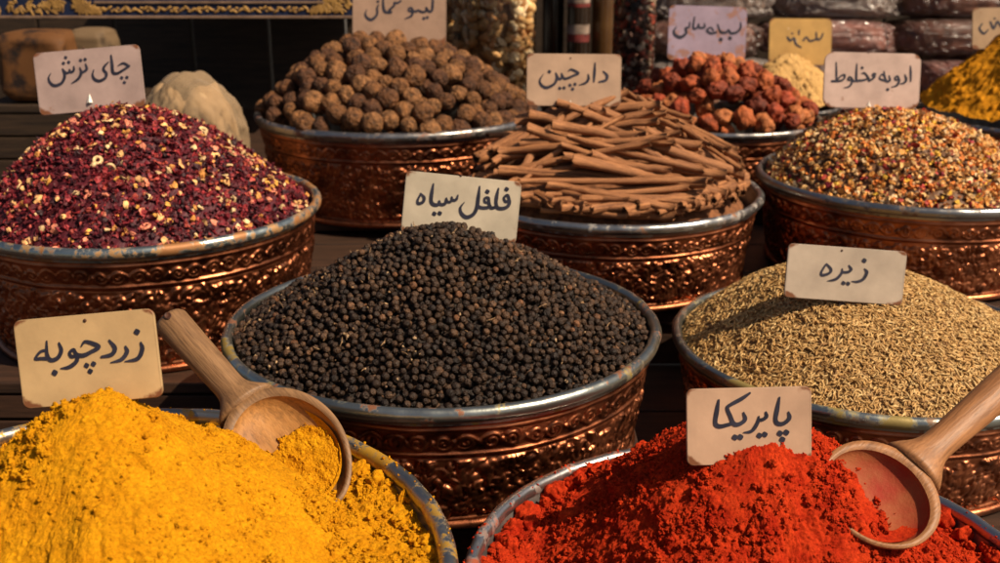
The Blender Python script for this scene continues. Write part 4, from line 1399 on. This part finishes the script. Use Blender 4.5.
# black pepper
card([(406, 170.4), (521, 181.8), (516.5, 245), (400.5, 233)], 0.962, LN, CARD['pep'], 'ivory card with brown lower corners standing in the black pepper', M['ink'], 7.04, 398, 166,
     [[(784, 236, 20), (770, 206, 22), (746, 224, 18), (758, 250, 20), (784, 246, 24), (776, 280, 26), (742, 298, 26), (702, 294, 26), (691, 262, 24), (696, 210, 26), (708, 156, 12)],
      [(694, 288, 22), (656, 294, 24), (642, 262, 22), (636, 226, 22), (612, 226, 18), (612, 252, 18), (640, 262, 20), (636, 290, 24), (592, 294, 24), (562, 284, 24)],
      [(575, 144, 12), (566, 220, 26), (556, 290, 28), (530, 340, 28), (482, 360, 28), (446, 332, 24), (440, 292, 18), (468, 254, 7)],
      [(422, 206, 12), (410, 236, 22), (386, 240, 20), (378, 218, 12), (374, 248, 20), (350, 252, 18), (340, 226, 12), (332, 264, 24), (300, 270, 22), (290, 246, 14), (282, 272, 24), (250, 270, 26), (234, 246, 26), (238, 190, 26), (250, 124, 12)],
      [(158, 192, 10), (184, 222, 22), (176, 252, 24), (146, 264, 22), (138, 242, 18), (162, 194, 16)]],
     [(765, 163, 15), (630, 180, 15), (256, 335, 15), (294, 332, 15)], clip=(460, 227.5), pin=(461, 175.5))
# mixed spice
card([(823, 51), (919.5, 54), (921, 109), (824.6, 107.5)], 1.44, LN, CARD['mix'], 'rosy card with clipped corners standing in the speckled mixed spice', M['ink'], 8.53, 818, 46,
     [[(788, 168, 10), (791, 230, 20), (790, 302, 12)], [(740, 243, 10), (752, 280, 22), (740, 310, 20), (702, 323, 12)],
      [(690, 280, 18), (676, 256, 18), (656, 270, 16), (664, 288, 16), (690, 284, 20), (690, 304, 22), (670, 336, 20), (622, 351, 6)],
      [(606, 252, 10), (612, 290, 22), (590, 302, 20), (574, 280, 20), (562, 212, 10)], [(578, 296, 20), (542, 286, 18), (524, 272, 14), (545, 240, 14), (572, 262, 16)],
      [(490, 240, 18), (474, 232, 14), (464, 250, 16), (484, 258, 18), (466, 278, 20), (436, 294, 22), (430, 270, 18), (396, 230, 18), (370, 236, 9)],
      [(432, 272, 16), (396, 288, 20), (352, 294, 22), (328, 290, 22), (328, 220, 20), (331, 148, 10)],
      [(328, 294, 20), (302, 298, 18), (284, 270, 16), (264, 264, 16), (256, 286, 16), (286, 292, 18), (284, 322, 20), (262, 346, 18), (220, 356, 6)],
      [(155, 138, 10), (157, 220, 18), (157, 296, 16)], [(160, 290, 16), (196, 254, 16), (226, 246, 18), (222, 276, 18), (190, 296, 20), (116, 299, 20)]],
     [(594, 370, 13), (377, 185, 12)], clip=(868.5, 104), pin=(868.5, 52.5), rad=0.17)
# cumin
card([(787.6, 243.2), (906, 251.5), (903.5, 306), (784.8, 297)], 0.985, LN, CARD['cum'], 'grey beige card standing in the cumin seeds', M['ink'], 7.69, 780, 240,
     [[(650, 222, 10), (667, 250, 26), (640, 300, 26), (595, 320, 20), (548, 318, 6)], [(530, 196, 12), (546, 226, 24), (522, 246, 22), (484, 248, 20)],
      [(478, 222, 12), (472, 256, 22), (430, 300, 24), (362, 316, 6)], [(358, 184, 14), (392, 226, 22), (376, 256, 22), (326, 270, 22), (317, 248, 18), (352, 188, 16)]],
     [(648, 158, 17), (487, 331, 15), (523, 335, 15)], pin=(842, 250.5))
# turmeric
card([(14.5, 320.5), (155.5, 308.4), (161.5, 397), (21, 410)], 0.588, LN, CARD['tur'], 'sand coloured card with worn corners standing in the turmeric', M['ink'], 5.21, 12, 304,
     [[(672, 202, 12), (680, 235, 24), (656, 284, 24), (588, 300, 6)], [(592, 222, 12), (600, 250, 24), (572, 288, 22), (514, 306, 6)], [(508, 190, 12), (537, 230, 24), (520, 263, 24), (466, 276, 14)],
      [(362, 220, 9), (386, 196, 18), (452, 222, 24), (412, 250, 22), (372, 268, 24), (338, 262, 20), (322, 238, 18), (302, 254, 18), (312, 274, 18), (340, 270, 20), (336, 300, 24), (300, 328, 22), (254, 336, 6)],
      [(246, 204, 12), (258, 242, 22), (240, 280, 24), (204, 292, 22), (184, 262, 20), (182, 192, 10)], [(186, 284, 20), (152, 284, 18), (124, 284, 16), (148, 250, 16), (178, 240, 16)]],
     [(652, 145, 15), (390, 320, 13), (426, 312, 13), (409, 350, 13), (224, 358, 15)], pin=(85, 320.5))
# paprika
card([(688, 389.8), (813.5, 386), (810, 463.5), (685, 466)], 0.621, LN, CARD['pap'], 'salmon card standing in the red paprika', M['ink'], 6.54, 682, 382,
     [[(696, 198, 14), (702, 236, 28), (666, 270, 28), (628, 272, 28), (612, 246, 28), (622, 180, 30), (637, 100, 14)], [(548, 198, 14), (552, 226, 26), (526, 246, 24), (500, 248, 22)],
      [(502, 226, 12), (492, 270, 26), (456, 320, 24), (402, 331, 8)],
      [(402, 202, 14), (412, 246, 28), (372, 276, 28), (338, 272, 28), (316, 224, 26), (296, 170, 24), (322, 146, 26), (392, 108, 28), (444, 72, 16)],
      [(340, 268, 22), (290, 282, 26), (244, 290, 28), (218, 268, 28), (228, 190, 30), (240, 116, 14)]],
     [(640, 336, 18), (682, 330, 18), (656, 376, 18), (506, 350, 17), (541, 343, 17), (346, 362, 18), (381, 360, 18)], pin=None)
# lavender card over the red fruits
card([(669, 4), (747, 7.5), (745.5, 62), (667, 60.5)], 1.79, LN, CARD['fru'], 'lavender rust stained card behind the orange red fruits', M['ink'], 8.8, 662, 0,
     [[(692, 196, 12), (690, 246, 22), (654, 284, 24), (606, 290, 24), (584, 262, 18), (566, 284, 22), (524, 284, 24), (506, 262, 18), (490, 214, 14)], [(474, 284, 22), (430, 292, 22), (396, 266, 22), (428, 240, 14), (452, 268, 16)],
      [(374, 206, 12), (372, 238, 22), (330, 242, 20), (322, 210, 14), (308, 244, 20), (276, 242, 22), (286, 146, 14)],
      [(244, 196, 14), (238, 238, 18), (208, 248, 22), (212, 290, 26), (166, 326, 30), (118, 308, 26), (104, 272, 20), (128, 234, 8)]],
     [(517, 346, 17), (598, 335, 17)])
# amber card over the beige powder
card([(769.5, 18), (832, 18.5), (831, 65), (768.5, 64.5)], 2.175, LN, CARD['bei'], 'amber card with a pale smear behind the beige powder', M['ink'], 10.05, 764, 12,
     [[(592, 216, 18), (570, 262, 22), (534, 274, 22), (524, 200, 16)], [(520, 274, 20), (462, 290, 22), (424, 250, 16), (394, 286, 22)], [(352, 186, 20), (350, 226, 16)],
      [(236, 252, 22), (262, 286, 24), (302, 262, 24), (320, 320, 24), (372, 356, 16)]], [(285, 215, 10)])
# card at the right edge
card([(973, 8), (1046, 6), (1046, 48), (971.5, 49)], 1.955, LN, CARD['edg'], 'dull tan card at the right edge behind the dark yellow powder', M['ink'], 11.25, 960, 0,
     [[(250, 266, 16), (218, 318, 24), (268, 376, 26), (318, 330, 16)], [(342, 246, 24), (380, 318, 28), (420, 240, 24), (470, 300, 24), (520, 250, 18)]], [(390, 205, 12)])

# ------------------------------------------------------------------ background of the stall
# painted shelf at the upper left
sh = empty('painted_shelf', (-0.56, 1.95, Z0 - 0.16), 'dark blue shelf front painted with gold scrolls and a chain border, upper left', 'shelf')
sx0, sx1 = -0.345, 0.305
M['navy'] = mat_noise('navy_paint', (0.006, 0.010, 0.030), (0.014, 0.022, 0.058), 9, 0.45)
M['gold'] = mat_noise('gold_paint', (0.20, 0.105, 0.028), (0.40, 0.22, 0.06), 60, 0.5, bump_s=0.3)
M['copperline'] = mat_noise('copper_line', (0.14, 0.085, 0.055), (0.24, 0.15, 0.10), 40, 0.5)
def lbox(name, x0, x1, y0, y1, z0, z1, mat, parent, bev=0.0015):
    bm = box_vf(x0, x1, y0, y1, z0, z1, bev)
    return bm_obj(name, bm, mat, parent)
fp = lbox('front_panel', sx0, sx1, 0, 0.02, 0, 0.15, M['navy'], sh)
lbox('shelf_board', sx0, sx1, 0.021, 0.88, 0.10, 0.125, M['backwood'], sh)
lbox('lower_line', sx0, sx1, -0.003, 0.0005, 0.001, 0.0055, M['copperline'], fp, 0.0008)
lbox('upper_line', sx0 + 0.19, sx1 - 0.055, -0.003, 0.0005, 0.0265, 0.0305, M['copperline'], fp, 0.0008)
lbox('side_line', sx0 + 0.001, sx0 + 0.005, -0.003, 0.0005, 0.006, 0.148, M['copperline'], fp, 0.0008)
def flat_dabs(name, pts, mat):
    V = []; F = []; n = 0
    Pl = Pile()
    a = np.array([(x, -0.0008, z) for x, z, _, _, _ in pts])
    Ms = []
    for _, _, rx, rz, th in pts:
        c, s = math.cos(th), math.sin(th)
        Ms.append(np.array([[c * rx, 0, -s * rz], [0, 0.0016, 0], [s * rx, 0, c * rz]]))
    Pl.add(ICO2[0], ICO2[1], np.array(Ms), a, np.ones((len(a), 3)))
    return mk(name, np.concatenate(Pl.V), [np.concatenate(f) for f in Pl.F.values()], mat, fp)
dabs = []
xx = sx0 + 0.205
k = 0
while xx < sx1 - 0.075:
    dabs += [(xx, 0.016 + 0.003 * math.sin(k * 1.9), 0.0062, 0.0024, 0.6 if k % 2 else -0.6), (xx + 0.004, 0.016 - 0.003 * math.sin(k * 1.9), 0.003, 0.0022, 0)]
    if k % 4 == 0: dabs.append((xx, 0.0165, 0.0042, 0.0042, 0))
    xx += 0.0105; k += 1
flat_dabs('chain_border', dabs, M['gold'])
dabs = []
for _ in range(620):
    u = random.random() ** 0.8; x = sx0 + 0.012 + 0.185 * u
    top = 0.135 * (1 - u) ** 0.9 + 0.012
    z = random.uniform(0.010, max(0.014, top))
    if noise3(x * 42, z * 42, 1.2) > -0.12 + 0.25 * (1 - u) * 0: 
        dabs.append((x, z, random.uniform(0.003, 0.009), random.uniform(0.001, 0.0024), random.uniform(0, 3.14)))
flat_dabs('gold_scrollwork', dabs, M['gold'])
dabs = []
for _ in range(160):
    u = random.random() ** 0.8; x = sx1 - 0.004 - 0.075 * u
    z = random.uniform(0.012, 0.012 + 0.06 * (1 - u))
    dabs.append((x, z, random.uniform(0.003, 0.008), random.uniform(0.0015, 0.003), random.uniform(0, 3.14)))
flat_dabs('gold_scrollwork', dabs, M['gold'])
for x in (sx0 + 0.03, sx1 - 0.06):
    lbox('bracket', x, x + 0.02, 0.3, 0.88, 0.02, 0.099, M['backwood'], sh)

# sacks in the shade under the shelf
def sack(cx_, cy_, z0, wx, wy, hh, mat, label, seed):
    V, F = ICO4
    V = V.copy()
    p = np.sign(V) * np.abs(V) ** 0.42
    p[:, 2] = (p[:, 2] + 1) / 2
    q = 1 + 0.10 * fbm(V[:, 0] * 1.6 + seed, V[:, 1] * 1.6, V[:, 2] * 1.6, 3)
    P_ = np.stack([p[:, 0] * wx * q, p[:, 1] * wy * q, p[:, 2] * hh], -1)
    o = mk('spice_sack', P_, [F], mat, None, True, None, (cx_, cy_, z0))
    return tag(o, label, 'sack', 'sacks under the painted shelf')
P_or = at(43, 60, 1.80)
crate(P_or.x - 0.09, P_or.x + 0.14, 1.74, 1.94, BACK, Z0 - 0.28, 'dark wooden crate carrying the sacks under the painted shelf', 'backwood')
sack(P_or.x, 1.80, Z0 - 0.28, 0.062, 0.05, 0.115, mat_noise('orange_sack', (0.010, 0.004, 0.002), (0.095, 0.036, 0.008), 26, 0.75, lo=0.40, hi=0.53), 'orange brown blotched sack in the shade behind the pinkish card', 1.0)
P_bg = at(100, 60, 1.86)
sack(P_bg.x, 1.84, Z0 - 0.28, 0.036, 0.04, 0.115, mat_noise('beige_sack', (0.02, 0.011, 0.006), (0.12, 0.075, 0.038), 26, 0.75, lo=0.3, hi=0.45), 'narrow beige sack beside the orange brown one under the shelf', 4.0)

# clear bag of pale dried slices
bagC = Vector((-0.455, 1.575, BACK))
bag = empty('plastic_bag', bagC, 'clear plastic bag of pale dried slices between tea heap and lime bowl', 'bag')
V, F = ICO6
p = V.copy()
up = np.clip(p[:, 2], 0, 1)
q = 1 + 0.06 * fbm(V[:, 0] * 2 + 3, V[:, 1] * 2, V[:, 2] * 2, 3)
x = p[:, 0] * 0.080 * q * (1 - 0.18 * up ** 3); y = p[:, 1] * 0.062 * q
z = np.sign(p[:, 2]) * np.abs(p[:, 2]) ** 0.75
z = (z + 1) / 2 * 0.238 * (1 + 0.03 * noise3(V[:, 0] * 3, V[:, 1] * 3, 1.0))
cr_ = 0.45 - np.abs(noise3(V[:, 0] * 5, V[:, 1] * 5, V[:, 2] * 3.2)) - 0.5 * np.abs(noise3(V[:, 0] * 11, V[:, 1] * 11, V[:, 2] * 7))
x = x * (1 + 0.10 * cr_); y = y * (1 + 0.10 * cr_)
mk('bag_film', np.stack([x, y, z + 0.002], -1), [F], mat_clear('bag_plastic', (0.95, 0.91, 0.84), 0.38, -0.03, 0.5, 40, 0.42, (0.40, 0.28, 0.17)), bag)
M['slice'] = mat_noise('bag_lump', (0.20, 0.115, 0.055), (0.42, 0.28, 0.15), 26, 0.7, lo=0.3, hi=0.62)
M['gap_shade'] = mat_noise('painted_gap_shade', (0.03, 0.013, 0.006), (0.07, 0.03, 0.015), 26, 0.7)  # dark tone painted as the shade in the gap between the slices
for (dx, dy, lean_, ry, wd_, hh, mt) in ((-0.037, -0.012, -0.16, 0.3, 0.034, 0.215, 'slice'), (-0.004, 0.016, 0.0, 0.1, 0.020, 0.19, 'gap_shade'), (0.034, -0.012, 0.20, -0.2, 0.036, 0.218, 'slice')):  # the dark middle one stands for the shaded gap, no slice
    V, F = ICO3
    d = 1 + 0.16 * noise3(V[:, 0] * 2 + dx * 90, V[:, 1] * 2, V[:, 2] * 2.5)
    P_ = np.sign(V) * np.abs(V) ** 0.8 * d[:, None] * np.array([wd_, 0.040, hh / 2]) 
    P_[:, 0] += -lean_ * 0.5 * (P_[:, 2] / hh) ** 2 * hh * 0.5
    Mr = np.array((Matrix.Rotation(ry, 3, 'Z') @ Matrix.Rotation(-lean_ * 0.5, 3, 'Y')))
    mk('bag_lump', P_ @ Mr.T + np.array([dx, dy, hh / 2 + 0.008]), [F], M[mt], bag)

# jars and bottles behind the limes and cinnamon
def lathe(name, prof, mat, parent, nu=48, smooth=True, inv=False):
    A, J = np.meshgrid(np.linspace(0, 2 * np.pi, nu, endpoint=False), np.arange(len(prof)))
    pr = np.array(prof)
    V = np.stack([pr[J, 0] * np.cos(A), pr[J, 0] * np.sin(A), pr[J, 1]], -1).reshape(-1, 3)
    F = grid_faces(nu, len(prof), True)
    return mk(name, V, [F], mat, parent, smooth)
def jar(px, yd, R_, hh, label, cols, sm, sx, glass, dens=3.0):
    P_ = at(px, 40, yd)
    root = empty('glass_jar', (P_.x, yd, BACK), label, 'jar', 'glass jars behind the bowls')
    lathe('glass', [(0.001, 0.002), (R_ * 0.9, 0.002), (R_, 0.012), (R_, hh - 0.03), (R_ * 0.9, hh - 0.012), (R_ * 0.88, hh)], glass, root)
    lathe('lid', [(R_ * 0.92, hh - 0.016), (R_ * 0.92, hh + 0.012), (R_ * 0.88, hh + 0.015), (0.001, hh + 0.015)], M['lining'], root)
    pl = Pile()
    Ri = R_ - sx * 0.75
    n = int(2 * np.pi * Ri * (hh - 0.05) / (2.2 * sx * sx) * dens)
    a = rng.uniform(0, 2 * np.pi, n); zz = rng.uniform(0.014, hh - 0.05, n); rr = Ri - rng.uniform(0, 0.5, n) * sx
    T = np.stack([rr * np.cos(a), rr * np.sin(a), zz], -1)
    for k in range(6):
        V, F = chunk_shape(70 + k, ICO2, 0.5)
        t_ = T[k::6]
        c = np.array(cols)[rng.integers(0, len(cols), len(t_))] * rng.uniform(0.7, 1.3, (len(t_), 1))
        s = rng.uniform(sm, sx, len(t_))
        pl.add(V, F, rand_rot(len(t_)) * s[:, None, None], t_, c)
    V, F = ICO2
    pl.add(V, F, (np.diag([Ri * 0.8, Ri * 0.8, hh * 0.44]))[None], np.array([[0, 0, hh * 0.48]]), np.array([cols[0]]) * 0.6)
    o = pl.build('jar_contents', M['spice'], True, None, root)
    o['kind'] = 'stuff'
    return root
gl = mat_clear('jar_glass', (0.97, 0.97, 0.95), 0.08, 0.0, 0.25, 30)
jar(490, 2.06, 0.086, 0.42, 'tall wide glass jar of tan nuts behind the dried limes', [(0.46, 0.25, 0.09), (0.56, 0.35, 0.15), (0.36, 0.17, 0.06), (0.66, 0.50, 0.30)], 0.008, 0.014, gl)
jar(634, 2.10, 0.041, 0.44, 'slim glass jar of red, black and cream bits right of the tan card', [(0.05, 0.025, 0.02), (0.34, 0.06, 0.035), (0.55, 0.42, 0.30), (0.10, 0.05, 0.035), (0.20, 0.09, 0.06)], 0.005, 0.008, gl)

def bottle(px, yd, R_, hh, body, label, lab=None):
    P_ = at(px, 40, yd)
    root = empty('bottle', (P_.x, yd, BACK), label, 'bottle', 'dark bottles between the jars')
    bb = lathe('bottle_body', [(0.001, 0.001), (R_ * 0.92, 0.001), (R_, 0.008), (R_, hh * 0.72), (R_ * 0.75, hh * 0.80), (R_ * 0.36, hh * 0.86), (R_ * 0.34, hh)], body, root)
    lathe('cap', [(R_ * 0.42, hh - 0.02), (R_ * 0.42, hh + 0.006), (0.001, hh + 0.006)], M['pin'], root)
    if lab:
        for (z0, z1, mt) in lab:
            lathe('label_band', [(R_ + 0.0006, hh * z0), (R_ + 0.0006, hh * z1)], mt, bb)
    return root
M['dkglass'] = mat_noise('dark_glass', (0.010, 0.006, 0.004), (0.022, 0.012, 0.007), 12, 0.12, bump_s=0, spec=0.6)
M['brglass'] = mat_noise('brown_glass', (0.05, 0.022, 0.008), (0.09, 0.045, 0.016), 14, 0.15, bump_s=0, spec=0.6)
wht = mat_noise('label_cream', (0.10, 0.07, 0.05), (0.34, 0.25, 0.20), 60, 0.6, bump_s=0)
redl = mat_noise('label_red', (0.06, 0.012, 0.01), (0.20, 0.03, 0.025), 60, 0.6, bump_s=0)
bottle(553, 2.42, 0.024, 0.44, M['dkglass'], 'black glass bottle left of the labelled one')
bottle(578, 2.38, 0.024, 0.46, M['dkglass'], 'dark bottle with faded cream and red label bands', [(0.44, 0.475, redl), (0.477, 0.52, wht), (0.60, 0.615, redl), (0.617, 0.66, wht)])
bottle(603, 2.42, 0.026, 0.45, M['brglass'], 'brown glass bottle beside the slim jar')

# wrapped packets stacked at the upper right
film = [mat_clear('packet_film_%s' % n, (0.88, 0.83, 0.80), 0.22, 0.02, 0.6, 60, hz, hc) for n, hz, hc in (('silver', 0.24, (0.40, 0.33, 0.30)), ('pink', 0.14, (0.46, 0.25, 0.22)), ('brown', 0.10, (0.32, 0.18, 0.14)))]
fillm = [mat_noise('packet_fill_grey', (0.07, 0.05, 0.04), (0.30, 0.22, 0.18), 30, 0.6), mat_noise('packet_fill_pink', (0.09, 0.025, 0.02), (0.34, 0.16, 0.13), 30, 0.6), mat_noise('packet_fill_brown', (0.05, 0.020, 0.014), (0.20, 0.085, 0.058), 30, 0.6)]
def packet(x, y, z, wx, wy, hh, kind, yaw, label):
    root = empty('wrapped_packet', (x, y, z), label, 'packet', 'film wrapped packets at the back')
    root.rotation_euler = (0, 0, yaw)
    s = random.uniform(0, 50)
    def shape(V, sc, am, fr, cr):
        p = np.sign(V) * np.abs(V) ** 0.55
        q = 1 + am * fbm(V[:, 0] * fr + s, V[:, 1] * fr, V[:, 2] * fr, 3)
        # creased film: sharp folds in two directions
        f1 = np.abs(noise3(V[:, 0] * 9 + s, V[:, 1] * 5, V[:, 2] * 5)) + 0.6 * np.abs(noise3(V[:, 0] * 17 - s, V[:, 1] * 13, V[:, 2] * 13))
        q = q + cr * (0.45 - f1)
        P_ = p * q[:, None] * np.array([wx, wy, hh / 2]) * sc
        P_[:, 2] = np.clip(P_[:, 2], -hh / 2 * sc, hh) + hh / 2
        return P_
    mk('packet_filling', shape(ICO4[0], 0.90, 0.06, 1.5, 0.0), [ICO4[1]], fillm[kind], root)
    mk('packet_film', shape(ICO6[0], 1.0, 0.10, 1.6, 0.11), [ICO6[1]], film[kind], root)
    return root
kinds = ['silvery film packet', 'pinkish film packet', 'dull brown film packet']
rows = [(BACK, 2.40, (2, 1, 2, 1)), (BACK + 0.080, 2.44, (0, 2, 1, 0)), (BACK + 0.160, 2.50, (2, 1, 2, 2)), (BACK + 0.238, 2.56, (0, 0, 2, 0))]
hts = ['at the bottom of the stack', 'second from the bottom of the stack', 'second from the top of the stack', 'on top of the stack']
cols_ = ['behind the lavender card', 'behind the amber card', 'behind the rosy card', 'behind the right edge card']
for r_, (z, y, ks) in enumerate(rows):
    for c_, kd in enumerate(ks):
        packet(0.44 + 0.295 * c_ + 0.03 * (r_ % 2), y + random.uniform(-0.01, 0.01), z, 0.148, 0.10, 0.079, kd, random.uniform(-0.06, 0.06), kinds[kd] + ' ' + hts[r_] + ' ' + cols_[c_])
